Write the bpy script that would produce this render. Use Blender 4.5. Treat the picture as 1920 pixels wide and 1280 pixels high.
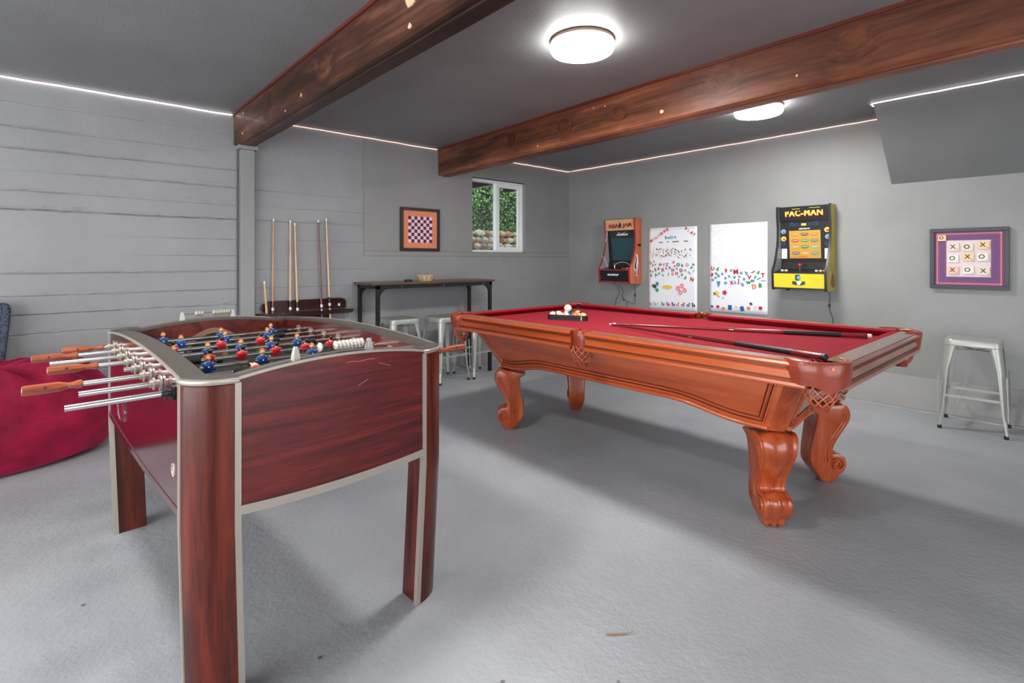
import bpy, bmesh, math, random
import numpy as np
from mathutils import Vector, Matrix
PI = math.pi
for o in list(bpy.data.objects): bpy.data.objects.remove(o)
SC = bpy.context.scene
COL = SC.collection
R = random.Random(7)

# ------------------------------------------------------------------ camera, world, lights, exposure
cam_d = bpy.data.cameras.new('camera'); cam = bpy.data.objects.new('camera', cam_d); COL.objects.link(cam)
cam.location = (4.863, -5.409, 1.23); cam.rotation_euler = (PI/2, 0, math.atan2(.6656, -.7463) - PI/2)
cam_d.sensor_width = 36; cam_d.lens = 964/1920*36; cam_d.shift_y = -153/1920; cam_d.clip_start = .05
SC.camera = cam
SC.view_settings.view_transform = 'Standard'; SC.view_settings.look = 'None'
SC.view_settings.gamma = 1; SC.view_settings.use_curve_mapping = False
SC.view_settings.exposure = 0.10
w = bpy.data.worlds.new('overcast_sky'); SC.world = w; w.use_nodes = True
w.node_tree.nodes['Background'].inputs[0].default_value = (.90, .95, 1.0, 1)
w.node_tree.nodes['Background'].inputs[1].default_value = 2.6

def area(name, loc, rot, sx, sy, power, color=(1, 1, 1)):
    d = bpy.data.lights.new(name, 'AREA'); d.shape = 'RECTANGLE'; d.size = sx; d.size_y = sy; d.energy = power; d.color = color
    o = bpy.data.objects.new(name, d); COL.objects.link(o); o.location = loc; o.rotation_euler = rot; return o
# soft fill lamps added behind and right of camera as daylight from unseen openings
area('rear_daylight_fill', (3.6, -8.15, 1.2), (PI/2, 0, 0), 5.6, 2.2, 120, (1.0, .995, .985))
area('side_daylight_fill', (7.95, -4.6, 1.2), (PI/2, 0, PI/2), 4.6, 2.2, 45, (1.0, .995, .985))
LAMP = 125.0

# ------------------------------------------------------------------ helpers
def lin(c):
    return tuple(((v/255)/12.92 if v/255 <= .04045 else ((v/255+.055)/1.055)**2.4) for v in c) + (1,)

class NT:
    def __init__(s, m): s.t = m.node_tree; s.n = s.t.nodes; s.l = s.t.links
    def new(s, kind, **kw):
        n = s.n.new(kind)
        for k, v in kw.items():
            if k.startswith('_'): setattr(n, k[1:], v)
            else: n.inputs[k.replace('__', ' ')].default_value = v
        return n
    def link(s, a, b): s.l.new(a, b)

MATS = {}
def mat(name, color=(128, 128, 128), rough=.5, metal=0., bump=0., bscale=40., var=0., vscale=4., emit=None, estr=0., spec=.5, coat=0., sheen=0., stretch=(1, 1, 1), alpha=None, trans=0.):
    if name in MATS: return MATS[name]
    m = bpy.data.materials.new(name); m.use_nodes = True; t = NT(m); b = t.n['Principled BSDF']
    c = lin(color)
    b.inputs['Base Color'].default_value = c; b.inputs['Roughness'].default_value = rough; b.inputs['Metallic'].default_value = metal
    b.inputs['Specular IOR Level'].default_value = spec; b.inputs['Coat Weight'].default_value = coat; b.inputs['Coat Roughness'].default_value = .15
    b.inputs['Sheen Weight'].default_value = sheen; b.inputs['Transmission Weight'].default_value = trans
    tc = t.new('ShaderNodeTexCoord'); mp = t.new('ShaderNodeMapping'); mp.inputs['Scale'].default_value = stretch
    t.link(tc.outputs['Object'], mp.inputs[0])
    if var > 0:
        n = t.new('ShaderNodeTexNoise', Scale=vscale, Detail=5., Roughness=.6); t.link(mp.outputs[0], n.inputs['Vector'])
        r = t.new('ShaderNodeValToRGB'); t.link(n.outputs[0], r.inputs[0])
        r.color_ramp.elements[0].position = .3; r.color_ramp.elements[1].position = .7
        r.color_ramp.elements[0].color = tuple(v*(1-var) for v in c[:3])+(1,); r.color_ramp.elements[1].color = tuple(min(1, v*(1+var)) for v in c[:3])+(1,)
        t.link(r.outputs[0], b.inputs['Base Color'])
    if bump > 0:
        n = t.new('ShaderNodeTexNoise', Scale=bscale, Detail=4.); t.link(mp.outputs[0], n.inputs['Vector'])
        bp = t.new('ShaderNodeBump', Strength=bump, Distance=.01); t.link(n.outputs[0], bp.inputs['Height']); t.link(bp.outputs[0], b.inputs['Normal'])
    if emit: b.inputs['Emission Color'].default_value = lin(emit); b.inputs['Emission Strength'].default_value = estr
    MATS[name] = m; return m

def wood(name, dark, light, axis=0, rough=.35, coat=.3, scale=1., fine=14., bump=.1, mids=None, knots=(), gloss_spec=.5, mottle=0.):
    m = bpy.data.materials.new(name); m.use_nodes = True; t = NT(m); b = t.n['Principled BSDF']
    tc = t.new('ShaderNodeTexCoord'); mp = t.new('ShaderNodeMapping')
    s = [fine]*3; s[axis] = fine*.07; mp.inputs['Scale'].default_value = s
    vec = tc.outputs['Object']
    for (kx, ky, kz, kr) in knots:      # pull the grain around each knot
        ds = t.new('ShaderNodeVectorMath', _operation='DISTANCE'); t.link(tc.outputs['Object'], ds.inputs[0]); ds.inputs[1].default_value = (kx, ky, kz)
        mr = t.new('ShaderNodeMapRange'); mr.interpolation_type = 'SMOOTHSTEP'
        mr.inputs['From Min'].default_value = 0; mr.inputs['From Max'].default_value = kr; mr.inputs['To Min'].default_value = .08; mr.inputs['To Max'].default_value = 0
        t.link(ds.outputs['Value'], mr.inputs['Value'])
        ad = t.new('ShaderNodeVectorMath', _operation='ADD'); t.link(vec, ad.inputs[0])
        cx = t.new('ShaderNodeCombineXYZ'); t.link(mr.outputs[0], cx.inputs[1]); t.link(mr.outputs[0], cx.inputs[2]); t.link(cx.outputs[0], ad.inputs[1]); vec = ad.outputs[0]
    t.link(vec, mp.inputs[0])
    n1 = t.new('ShaderNodeTexNoise', Scale=scale, Detail=6., Roughness=.65, Distortion=.6); t.link(mp.outputs[0], n1.inputs['Vector'])
    n2 = t.new('ShaderNodeTexNoise', Scale=scale*6, Detail=3., Roughness=.7); t.link(mp.outputs[0], n2.inputs['Vector'])
    mx = t.new('ShaderNodeMath', _operation='MULTIPLY_ADD'); t.link(n2.outputs[0], mx.inputs[0]); mx.inputs[1].default_value = .35; t.link(n1.outputs[0], mx.inputs[2])
    r = t.new('ShaderNodeValToRGB'); t.link(mx.outputs[0], r.inputs[0])
    e = r.color_ramp.elements; e[0].position = .48; e[1].position = .86; e[0].color = lin(dark); e[1].color = lin(light)
    if mids: q = e.new(.66); q.color = lin(mids)
    out = r.outputs[0]
    if mottle:
        n5 = t.new('ShaderNodeTexNoise', Scale=3.2, Detail=7., Roughness=.62, Distortion=.8); m5 = t.new('ShaderNodeMapping'); m5.inputs['Scale'].default_value = (.6, 1.4, 1.4); t.link(tc.outputs['Object'], m5.inputs[0]); t.link(m5.outputs[0], n5.inputs['Vector'])
        k5 = t.new('ShaderNodeMapRange'); k5.inputs['From Min'].default_value = .32; k5.inputs['From Max'].default_value = .68; k5.inputs['To Min'].default_value = 1-mottle; k5.inputs['To Max'].default_value = 1+mottle*.45; t.link(n5.outputs[0], k5.inputs['Value'])
        v5 = t.new('ShaderNodeVectorMath', _operation='SCALE'); t.link(out, v5.inputs[0]); t.link(k5.outputs[0], v5.inputs['Scale']); out = v5.outputs[0]
    t.link(out, b.inputs['Base Color'])
    b.inputs['Roughness'].default_value = rough; b.inputs['Coat Weight'].default_value = coat; b.inputs['Coat Roughness'].default_value = .12; b.inputs['Specular IOR Level'].default_value = gloss_spec
    bp = t.new('ShaderNodeBump', Strength=bump, Distance=.004); t.link(mx.outputs[0], bp.inputs['Height']); t.link(bp.outputs[0], b.inputs['Normal'])
    MATS[name] = m; return m

class MB:
    """collects geometry for ONE mesh object"""
    def __init__(s): s.v = []; s.f = []; s.mi = []; s.cur = 0
    def add(s, vs, fs):
        o = len(s.v); s.v += [tuple(v) for v in vs]; s.f += [tuple(i+o for i in f) for f in fs]; s.mi += [s.cur]*len(fs); return s
    def box(s, a, b, M=None):
        x0, y0, z0 = a; x1, y1, z1 = b
        vs = [(x0, y0, z0), (x1, y0, z0), (x1, y1, z0), (x0, y1, z0), (x0, y0, z1), (x1, y0, z1), (x1, y1, z1), (x0, y1, z1)]
        if M: vs = [M @ Vector(v) for v in vs]
        return s.add(vs, [(3, 2, 1, 0), (4, 5, 6, 7), (0, 1, 5, 4), (1, 2, 6, 5), (2, 3, 7, 6), (3, 0, 4, 7)])
    def ring(s, rings, closed=True, cap0=True, cap1=True, loop=False):
        n = len(rings[0]); vs = [p for r in rings for p in r]; fs = []
        m = len(rings)
        for i in range(m if loop else m-1):
            j = (i+1) % m
            for k in range(n if closed else n-1):
                l = (k+1) % n; fs.append((i*n+k, i*n+l, j*n+l, j*n+k))
        if not loop:
            if cap0: fs.append(tuple(range(n-1, -1, -1)))
            if cap1: fs.append(tuple((m-1)*n+k for k in range(n)))
        return s.add(vs, fs)
    def lathe(s, prof, n=20, M=None, cap=True):
        rs = []
        for r, z in prof:
            rs.append([Vector((r*math.cos(2*PI*k/n), r*math.sin(2*PI*k/n), z)) for k in range(n)])
        if M: rs = [[M @ p for p in r] for r in rs]
        return s.ring(rs, cap0=cap, cap1=cap)
    def cyl(s, p0, p1, r0, r1=None, n=12, cap=True):
        r1 = r0 if r1 is None else r1; p0 = Vector(p0); p1 = Vector(p1); d = p1-p0
        M = Matrix.Translation(p0) @ d.to_track_quat('Z', 'Y').to_matrix().to_4x4()
        return s.lathe([(r0, 0), (r1, d.length)], n, M, cap)
    def tube(s, pts, r, n=6, closed=False, cap=True):
        pts = [Vector(p) for p in pts]; m = len(pts); rs = []; up = None
        for i, p in enumerate(pts):
            a = pts[(i-1) % m] if (closed or i > 0) else p; b = pts[(i+1) % m] if (closed or i < m-1) else p
            d = (b-a).normalized()
            if up is None: up = d.orthogonal().normalized()
            up = (up - d*up.dot(d)).normalized(); sd = d.cross(up)
            rr = r[i] if isinstance(r, (list, tuple)) else r
            rs.append([p + (up*math.cos(2*PI*k/n) + sd*math.sin(2*PI*k/n))*rr for k in range(n)])
        return s.ring(rs, loop=closed, cap0=cap, cap1=cap)
    def prism(s, poly, h0, h1, axis='z', M=None):
        """extrude a 2D outline; axis is the extrusion axis"""
        def P(a, b, h):
            return {'z': (a, b, h), 'y': (a, h, b), 'x': (h, a, b)}[axis]
        n = len(poly); vs = [P(a, b, h0) for a, b in poly] + [P(a, b, h1) for a, b in poly]
        if M: vs = [M @ Vector(v) for v in vs]
        return s.add(vs, [tuple(range(n))[::-1], tuple(range(n, 2*n))] + [(k, (k+1) % n, n+(k+1) % n, n+k) for k in range(n)])
    def sphere(s, c, r, nu=12, nv=8, sc=(1, 1, 1), M=None):
        c = Vector(c); vs = [Vector((0, 0, -1))]; fs = []
        for i in range(1, nv):
            t = -PI/2 + PI*i/nv
            for k in range(nu):
                vs.append(Vector((math.cos(t)*math.cos(2*PI*k/nu), math.cos(t)*math.sin(2*PI*k/nu), math.sin(t))))
        vs.append(Vector((0, 0, 1)))
        for k in range(nu): fs.append((0, 1+(k+1) % nu, 1+k))
        for i in range(nv-2):
            for k in range(nu):
                a = 1+i*nu+k; b = 1+i*nu+(k+1) % nu; fs.append((a, b, b+nu, a+nu))
        t0 = 1+(nv-2)*nu
        for k in range(nu): fs.append((t0+k, t0+(k+1) % nu, len(vs)-1))
        vs = [c + Vector((v.x*r*sc[0], v.y*r*sc[1], v.z*r*sc[2])) for v in vs]
        if M: vs = [M @ v for v in vs]
        return s.add(vs, fs)
    def grid(s, fn, nu, nv):
        vs = [fn(i/nu, j/nv) for i in range(nu+1) for j in range(nv+1)]
        return s.add(vs, [(i*(nv+1)+j, (i+1)*(nv+1)+j, (i+1)*(nv+1)+j+1, i*(nv+1)+j+1) for i in range(nu) for j in range(nv)])
    def mesh_in(s, me, M):
        o = len(s.v); s.v += [tuple(M @ v.co) for v in me.vertices]; s.f += [tuple(i+o for i in p.vertices) for p in me.polygons]; s.mi += [s.cur]*len(me.polygons); return s
    def build(s, name, mats, parent=None, smooth=35, bevel=0, seg=2, recalc=True, solid=0, subd=0):
        me = bpy.data.meshes.new(name); me.from_pydata(s.v, [], s.f)
        if not isinstance(mats, (list, tuple)): mats = [mats]
        for m in mats: me.materials.append(m)
        me.polygons.foreach_set('material_index', s.mi); me.update()
        if recalc:
            bm = bmesh.new(); bm.from_mesh(me); bmesh.ops.recalc_face_normals(bm, faces=bm.faces); bm.to_mesh(me); bm.free()
        if smooth:
            me.shade_smooth(); me.set_sharp_from_angle(angle=math.radians(smooth))
        o = bpy.data.objects.new(name, me); COL.objects.link(o)
        if parent: o.parent = parent
        if solid: q = o.modifiers.new('solid', 'SOLIDIFY'); q.thickness = solid; q.offset = 0
        if bevel:
            q = o.modifiers.new('bevel', 'BEVEL'); q.width = bevel; q.segments = seg; q.limit_method = 'ANGLE'; q.angle_limit = math.radians(40); q.harden_normals = False
        if subd: q = o.modifiers.new('sub', 'SUBSURF'); q.levels = subd; q.render_levels = subd
        return o

def thing(name, label, cat, loc=(0, 0, 0), rz=0, group=None, rot=None):
    o = bpy.data.objects.new(name, None); COL.objects.link(o); o.location = loc; o.rotation_euler = rot or (0, 0, rz); o.empty_display_size = .1
    return tag(o, label, cat, group)
def tag(o, label, cat, group=None):
    o['label'] = label; o['category'] = cat
    if group: o['group'] = group
    return o
def struct(o): o['kind'] = 'structure'; return o
def copy_tree(o, parent=None):
    c = o.copy(); COL.objects.link(c)
    if parent: c.parent = parent
    for ch in list(o.children): copy_tree(ch, c)
    return c
def inst(o, name=None, parent=None, loc=None, rot=None):
    c = o.copy(); COL.objects.link(c)
    if name: c.name = name
    if parent: c.parent = parent
    if loc is not None: c.location = loc
    if rot is not None: c.rotation_euler = rot
    return c
def rotz(a): return Matrix.Rotation(a, 4, 'Z')
def T(*p): return Matrix.Translation(Vector(p))

TXT = {}
def text_mesh(s, size=1., ext=0., bold=0., spacing=1.):
    key = (s, size, ext, bold, spacing)
    if key in TXT: return TXT[key]
    cu = bpy.data.curves.new('lettering', 'FONT'); cu.body = s; cu.size = size; cu.extrude = ext; cu.offset = bold; cu.align_x = 'CENTER'; cu.align_y = 'CENTER'
    cu.resolution_u = 3; cu.space_character = spacing
    o = bpy.data.objects.new('lettering', cu); COL.objects.link(o)
    dg = bpy.context.evaluated_depsgraph_get(); dg.update()
    me = bpy.data.meshes.new_from_object(o.evaluated_get(dg)); bpy.data.objects.remove(o); bpy.data.curves.remove(cu)
    n = len(me.vertices)
    if n:
        a = np.empty(n*3); me.vertices.foreach_get('co', a); a = a.reshape(-1, 3)
        a[:, :2] -= (a[:, :2].max(0)+a[:, :2].min(0))/2; me.vertices.foreach_set('co', a.ravel())
    TXT[key] = me; return me
# text standing on the back wall (faces -y) / on the left wall (faces +x) / side (+x)
RX = Matrix.Rotation(PI/2, 4, 'X')
def on_back(x, y, z, rz=0, sx=1, sz=1): return T(x, y, z) @ RX @ Matrix.Rotation(rz, 4, 'Z') @ Matrix.Diagonal((sx, sz, 1, 1))
def on_plusx(x, y, z): return T(x, y, z) @ rotz(PI/2) @ RX

# value noise for real relief
rs = np.random.RandomState(3); NZ = rs.rand(256, 256)
def vnoise(a, b):
    a = np.asarray(a, float); b = np.asarray(b, float); ia = np.floor(a).astype(int); ib = np.floor(b).astype(int); fa = a-ia; fb = b-ib
    fa = fa*fa*(3-2*fa); fb = fb*fb*(3-2*fb); g = lambda i, j: NZ[i % 256, j % 256]
    return (g(ia, ib)*(1-fa)+g(ia+1, ib)*fa)*(1-fb) + (g(ia, ib+1)*(1-fa)+g(ia+1, ib+1)*fa)*fb - .5

# ------------------------------------------------------------------ materials
def wall_mat(name, color, rough, bs, bstr, pits=False):
    m = bpy.data.materials.new(name); m.use_nodes = True; t = NT(m); b = t.n['Principled BSDF']; b.inputs['Roughness'].default_value = rough
    tc = t.new('ShaderNodeTexCoord'); c = lin(color)
    n = t.new('ShaderNodeTexNoise', Scale=1.6, Detail=5., Roughness=.6); t.link(tc.outputs['Object'], n.inputs['Vector'])
    r = t.new('ShaderNodeValToRGB'); t.link(n.outputs[0], r.inputs[0]); e = r.color_ramp.elements
    e[0].position = .3; e[1].position = .72; e[0].color = tuple(v*.9 for v in c[:3])+(1,); e[1].color = tuple(v*1.08 for v in c[:3])+(1,)
    t.link(r.outputs[0], b.inputs['Base Color'])
    n2 = t.new('ShaderNodeTexNoise', Scale=bs, Detail=5., Roughness=.6); t.link(tc.outputs['Object'], n2.inputs['Vector'])
    h = n2.outputs[0]
    if pits:
        mp = t.new('ShaderNodeMapping'); mp.inputs['Scale'].default_value = (1, 1, 1.6); t.link(tc.outputs['Object'], mp.inputs[0])
        v = t.new('ShaderNodeTexVoronoi', Scale=26.); v.feature = 'F1'; t.link(mp.outputs[0], v.inputs['Vector'])
        mr = t.new('ShaderNodeMapRange'); mr.inputs['From Min'].default_value = .08; mr.inputs['From Max'].default_value = .2; mr.inputs['To Min'].default_value = -1.; mr.inputs['To Max'].default_value = 0; t.link(v.outputs['Distance'], mr.inputs['Value'])
        ms = t.new('ShaderNodeTexNoise', Scale=2.2, Detail=3.); t.link(tc.outputs['Object'], ms.inputs['Vector'])
        mm = t.new('ShaderNodeMapRange'); mm.inputs['From Min'].default_value = .55; mm.inputs['From Max'].default_value = .65; t.link(ms.outputs[0], mm.inputs['Value'])
        mu = t.new('ShaderNodeMath', _operation='MULTIPLY'); t.link(mr.outputs[0], mu.inputs[0]); t.link(mm.outputs[0], mu.inputs[1])
        ad = t.new('ShaderNodeMath', _operation='MULTIPLY_ADD'); t.link(mu.outputs[0], ad.inputs[0]); ad.inputs[1].default_value = 1.2; t.link(n2.outputs[0], ad.inputs[2]); h = ad.outputs[0]
    bp = t.new('ShaderNodeBump', Strength=bstr, Distance=.006); t.link(h, bp.inputs['Height']); t.link(bp.outputs[0], b.inputs['Normal'])
    MATS[name] = m; return m
M_CONC = wall_mat('painted_board_formed_concrete', (144, 144, 146), .5, 22, .35, True)
M_WALL = wall_mat('painted_plaster', (147, 148, 147), .55, 60, .18)
M_UP = wall_mat('painted_panel', (140, 140, 139), .55, 30, .06)
M_CEIL = wall_mat('dark_ceiling_paint', (126, 127, 128), .55, 70, .3)
M_SOFF = wall_mat('soffit_paint', (120, 122, 122), .55, 60, .1)
M_FOOT = wall_mat('footing_paint', (144, 144, 143), .55, 20, .3)

def floor_mat():
    m = bpy.data.materials.new('painted_concrete_floor'); m.use_nodes = True; t = NT(m); b = t.n['Principled BSDF']
    tc = t.new('ShaderNodeTexCoord'); O = tc.outputs['Object']
    n = t.new('ShaderNodeTexNoise', Scale=1.1, Detail=8., Roughness=.62); t.link(O, n.inputs['Vector'])
    r = t.new('ShaderNodeValToRGB'); t.link(n.outputs[0], r.inputs[0]); e = r.color_ramp.elements
    e[0].position = .3; e[1].position = .7; e[0].color = lin((144, 147, 152)); e[1].color = lin((169, 172, 176))
    # scuffs: small dark specks and pale chips
    v = t.new('ShaderNodeTexVoronoi', Scale=3.1); t.link(O, v.inputs['Vector'])
    k = t.new('ShaderNodeMapRange'); k.inputs['From Min'].default_value = .018; k.inputs['From Max'].default_value = .03; k.inputs['To Min'].default_value = .75; k.inputs['To Max'].default_value = 0; t.link(v.outputs['Distance'], k.inputs['Value'])
    mx = t.new('ShaderNodeMix', _data_type='RGBA'); t.link(k.outputs[0], mx.inputs[0]); t.link(r.outputs[0], mx.inputs[6]); mx.inputs[7].default_value = lin((70, 66, 62))
    v2 = t.new('ShaderNodeTexVoronoi', Scale=2.3); mp = t.new('ShaderNodeMapping'); mp.inputs['Location'].default_value = (7, 3, 0); t.link(O, mp.inputs[0]); t.link(mp.outputs[0], v2.inputs['Vector'])
    k2 = t.new('ShaderNodeMapRange'); k2.inputs['From Min'].default_value = .014; k2.inputs['From Max'].default_value = .03; k2.inputs['To Min'].default_value = .7; k2.inputs['To Max'].default_value = 0; t.link(v2.outputs['Distance'], k2.inputs['Value'])
    m2 = t.new('ShaderNodeMix', _data_type='RGBA'); t.link(k2.outputs[0], m2.inputs[0]); t.link(mx.outputs[2], m2.inputs[6]); m2.inputs[7].default_value = lin((205, 208, 210))
    t.link(m2.outputs[2], b.inputs['Base Color'])
    n2 = t.new('ShaderNodeTexNoise', Scale=3.5, Detail=3.); t.link(O, n2.inputs['Vector'])
    rr = t.new('ShaderNodeMapRange'); rr.inputs['To Min'].default_value = .34; rr.inputs['To Max'].default_value = .52; t.link(n2.outputs[0], rr.inputs['Value']); t.link(rr.outputs[0], b.inputs['Roughness'])
    n3 = t.new('ShaderNodeTexNoise', Scale=38., Detail=6., Roughness=.6, Distortion=.4); t.link(O, n3.inputs['Vector'])
    n4 = t.new('ShaderNodeTexNoise', Scale=5., Detail=2.); t.link(O, n4.inputs['Vector'])
    ad = t.new('ShaderNodeMath', _operation='MULTIPLY_ADD'); t.link(n4.outputs[0], ad.inputs[0]); ad.inputs[1].default_value = 1.5; t.link(n3.outputs[0], ad.inputs[2])
    bp = t.new('ShaderNodeBump', Strength=.5, Distance=.006); t.link(ad.outputs[0], bp.inputs['Height']); t.link(bp.outputs[0], b.inputs['Normal'])
    return m
M_FLOOR = floor_mat()
M_BEAM1 = wood('stained_beam_wood_near', (40, 25, 19), (146, 96, 72), 0, .45, .05, .55, 6., .25, (80, 48, 36), mottle=.55, gloss_spec=.3, knots=((1.95, -4.26, 2.33, .16), (3.2, -4.26, 2.35, .16), (.9, -4.26, 2.3, .1)))
M_BEAM2 = wood('stained_beam_wood_far', (54, 30, 21), (166, 102, 72), 0, .45, .05, .55, 6., .25, (116, 67, 46), mottle=.42, gloss_spec=.35, knots=((1.3, -2.24, 2.32, .1), (2.0, -2.26, 2.3, .12), (2.55, -2.28, 2.33, .1), (3.35, -2.32, 2.34, .14), (4.05, -2.35, 2.33, .14)))
M_MAHOG_X = wood('mahogany_laminate', (58, 12, 12), (124, 34, 30), 1, .3, .12, .8, 26., .04, (90, 20, 19), gloss_spec=.4)
M_MAHOG_Z = wood('mahogany_laminate_upright', (42, 11, 8), (108, 38, 20), 2, .28, .15, .8, 24., .04, (76, 23, 13), gloss_spec=.3)
M_MAHOG_IN = wood('mahogany_inner_wall', (50, 14, 12), (110, 44, 38), 0, .25, .4, .9, 9., .05)
M_DARKLAM = mat('glossy_side_laminate', (70, 14, 17), .12, coat=.6, spec=.6)
M_CHERRY = wood('cherry_pool_table_wood', (140, 54, 20), (206, 102, 52), 0, .26, .45, .6, 7., .04, (180, 78, 36))
M_CHERRY_Y = wood('cherry_wood_end', (98, 44, 28), (170, 98, 70), 1, .22, .6, .6, 8., .05, (136, 70, 48))
M_CHERRY_Z = wood('cherry_carved_leg_wood', (122, 46, 17), (200, 98, 48), 2, .24, .5, .6, 6., .04, (166, 70, 31))
M_CHERRY_T = wood('cherry_rail_top', (92, 48, 30), (150, 92, 62), 0, .4, .15, .6, 8., .04)
M_LEATHER = mat('brown_leather', (140, 52, 30), .32, bump=.15, bscale=90, var=.25, vscale=12, coat=.3)
M_NET = mat('woven_leather_net', (176, 92, 62), .4, bump=.2, bscale=120, var=.3, vscale=30)
M_FELT = mat('red_felt', (146, 30, 44), .95, bump=.15, bscale=400, var=.06, vscale=8, spec=.2)
M_FELTC = mat('red_cushion_felt', (146, 12, 32), .9, bump=.1, bscale=400, spec=.2)
M_SATIN = mat('satin_grey_metal', (100, 94, 88), .42, .6)
M_TRIM = mat('brushed_trim', (168, 158, 148), .4, .55)
M_CHROME = mat('chrome', (225, 225, 228), .12, 1.)
M_STEEL = mat('polished_steel_rod', (205, 203, 200), .22, 1.)
M_BLKPL = mat('black_plastic', (24, 25, 27), .4)
M_GRYPL = mat('grey_plastic', (172, 170, 164), .4)
M_WHPL = mat('white_plastic', (226, 222, 210), .35)
M_HANDLE = wood('varnished_handle_wood', (92, 40, 24), (176, 98, 66), 1, .28, .4, 1., 30., .1, (140, 68, 44))
M_RED = mat('red_plastic', (206, 40, 44), .3)
M_BLUE = mat('blue_plastic', (28, 66, 128), .3)
M_SKIN = mat('skin_tone_plastic', (224, 166, 112), .4)
M_BLOND = mat('brown_hair_plastic', (150, 92, 44), .45)
M_BLKH = mat('black_hair_plastic', (26, 20, 22), .4)
M_WHITE = mat('white_paint', (236, 236, 236), .5)
M_PLAY = mat('green_playfield', (34, 44, 38), .5)
M_STOOL = mat('silver_grey_painted_metal', (176, 178, 172), .34, .35, var=.05)
M_BLKMET = mat('black_metal', (30, 31, 33), .45, .3)
M_RUBBER = mat('black_rubber', (22, 22, 22), .7)
M_DARKW = wood('dark_rack_wood', (24, 8, 8), (66, 26, 24), 1, .25, .4, 1., 14., .05)
M_TOPW = wood('dark_table_top_wood', (60, 40, 32), (110, 78, 62), 1, .35, .2, 1., 14., .05)
M_LED = mat('led_glow', (255, 236, 228), .5, emit=(255, 214, 196), estr=3.6)
M_LEDT = mat('led_strip_sleeve', (255, 235, 228), .5, emit=(255, 200, 178), estr=1.1)
M_DIFF = mat('lamp_diffuser', (255, 255, 255), .5, emit=(255, 253, 250), estr=LAMP)
M_DIFFS = mat('lamp_diffuser_side', (255, 255, 255), .5, emit=(255, 253, 250), estr=LAMP*.27)
M_RIM = mat('lamp_rim', (176, 140, 120), .4, .2)

# ------------------------------------------------------------------ the room
H = 2.475
def xr(lo, hi): return lo, hi
struct(MB().box((-.3, -8.4, -.15), (8.3, .3, 0)).build('floor', M_FLOOR, smooth=0))
struct(MB().box((-.3, -8.4, H), (8.3, .3, H+.12)).build('ceiling', M_CEIL, smooth=0))
struct(MB().box((-.0, 0, 0), (8.3, .2, H)).build('wall_back', M_WALL, smooth=0))
# far side walls behind the camera, unseen, with openings added for the daylight fill lamps
m = MB(); m.box((8.0, -8.4, 0), (8.2, -7.0, H)); m.box((8.0, -2.2, 0), (8.2, 0, H)); m.box((8.0, -7.0, 2.3), (8.2, -2.2, H)); struct(m.build('wall_right', M_WALL, smooth=0))
m = MB(); m.box((0, -8.4, 0), (.7, -8.2, H)); m.box((6.5, -8.4, 0), (8.0, -8.2, H)); m.box((.7, -8.4, 2.3), (6.5, -8.2, H)); struct(m.build('wall_front', M_WALL, smooth=0))

SEAMS = [.14, .285, .43, .575, .718, .855, .985, 1.14, 1.27, 1.413, 1.58, 1.706, 1.85, 2.0, 2.145, 2.31]
def relief(y, z):
    """board-formed concrete: planks of slightly different depth, ridges and torn edges at the seams"""
    y = np.asarray(y, float); z = np.asarray(z, float)
    d = .0012*vnoise(y*3, z*9) + .0012*vnoise(y*11, z*30) + .0008*vnoise(y*40, z*60)
    off = np.array([.0, .002, -.001, .0015, -.001, .0005, .002, -.001, .001, -.0015, .0005, .002, -.001, .001, -.0005, .001, 0.])
    rough = {1.58: 1.5, 1.706: .6, 1.14: .9, .855: .8, .985: .4, 1.85: .3, .718: .5}
    idx = np.zeros(z.shape, int)
    for i, s in enumerate(SEAMS):
        zs = s + .008*vnoise(y*1.7+i*13, y*0+i) + .004*vnoise(y*14, y*0+i*3.3) + (.007*np.clip(vnoise(y*7+i, y*0+i*2.1)-.12, 0, 1)*(rough.get(s, 0) > 0))
        idx = idx + (z > zs)
        amp = np.clip(.5+1.9*vnoise(y*.9+i*5.1, y*0+i*7.7), .05, 1.5)
        d += .002*amp*np.exp(-((z-zs)/.003)**2) - .0065*amp*np.exp(-((z-zs+.006)/.0028)**2)
        if s in rough:
            k = rough[s]; band = np.exp(-((z-zs-.012)/.014)**2)
            d += k*band*(.015*np.clip(vnoise(y*26, z*70)+.05, 0, 1) - .010*np.clip(vnoise(y*15+4, z*45), 0, 1))*np.clip(.6+1.5*vnoise(y*1.3+s*9, y*0), 0, 1.3)
            d += -.006*k*np.exp(-((z-zs+.006)/.004)**2)
    return d + off[idx]*.45
def relief_wall(m, y0, y1, z0, z1, fade=1., dy=.014):
    zs = set(np.arange(z0, z1+1e-6, .03).tolist()) | {z1}
    for s in SEAMS:
        for k in np.arange(-.03, .045, .004): 
            if z0 < s+k < z1: zs.add(round(s+k, 5))
    zs = np.array(sorted(zs)); keep = [0]
    for i in range(1, len(zs)):
        if zs[i]-zs[keep[-1]] > .0025: keep.append(i)
    zs = zs[keep]; ys = np.linspace(y0, y1, int((y1-y0)/dy)+1)
    Y, Z = np.meshgrid(ys, zs, indexing='ij'); X = relief(Y, Z)*fade
    nz = len(zs); vs = np.stack([X.ravel(), Y.ravel(), Z.ravel()], 1).tolist()
    fs = [(i*nz+j, (i+1)*nz+j, (i+1)*nz+j+1, i*nz+j+1) for i in range(len(ys)-1) for j in range(nz-1)]
    m.add(vs, fs)
m = MB(); relief_wall(m, -8.3, -4.17, 0, H); relief_wall(m, -4.17, -3.084, 0, H, .5); relief_wall(m, -3.084, .005, 0, 1.268, .2, .02)
m.box((-.3, -8.4, 0), (-.02, -3.084, H)); m.box((-.3, -3.084, 0), (-.02, .2, 1.25))
wl = struct(m.build('wall_left', M_CONC, smooth=60, recalc=False))
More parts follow.
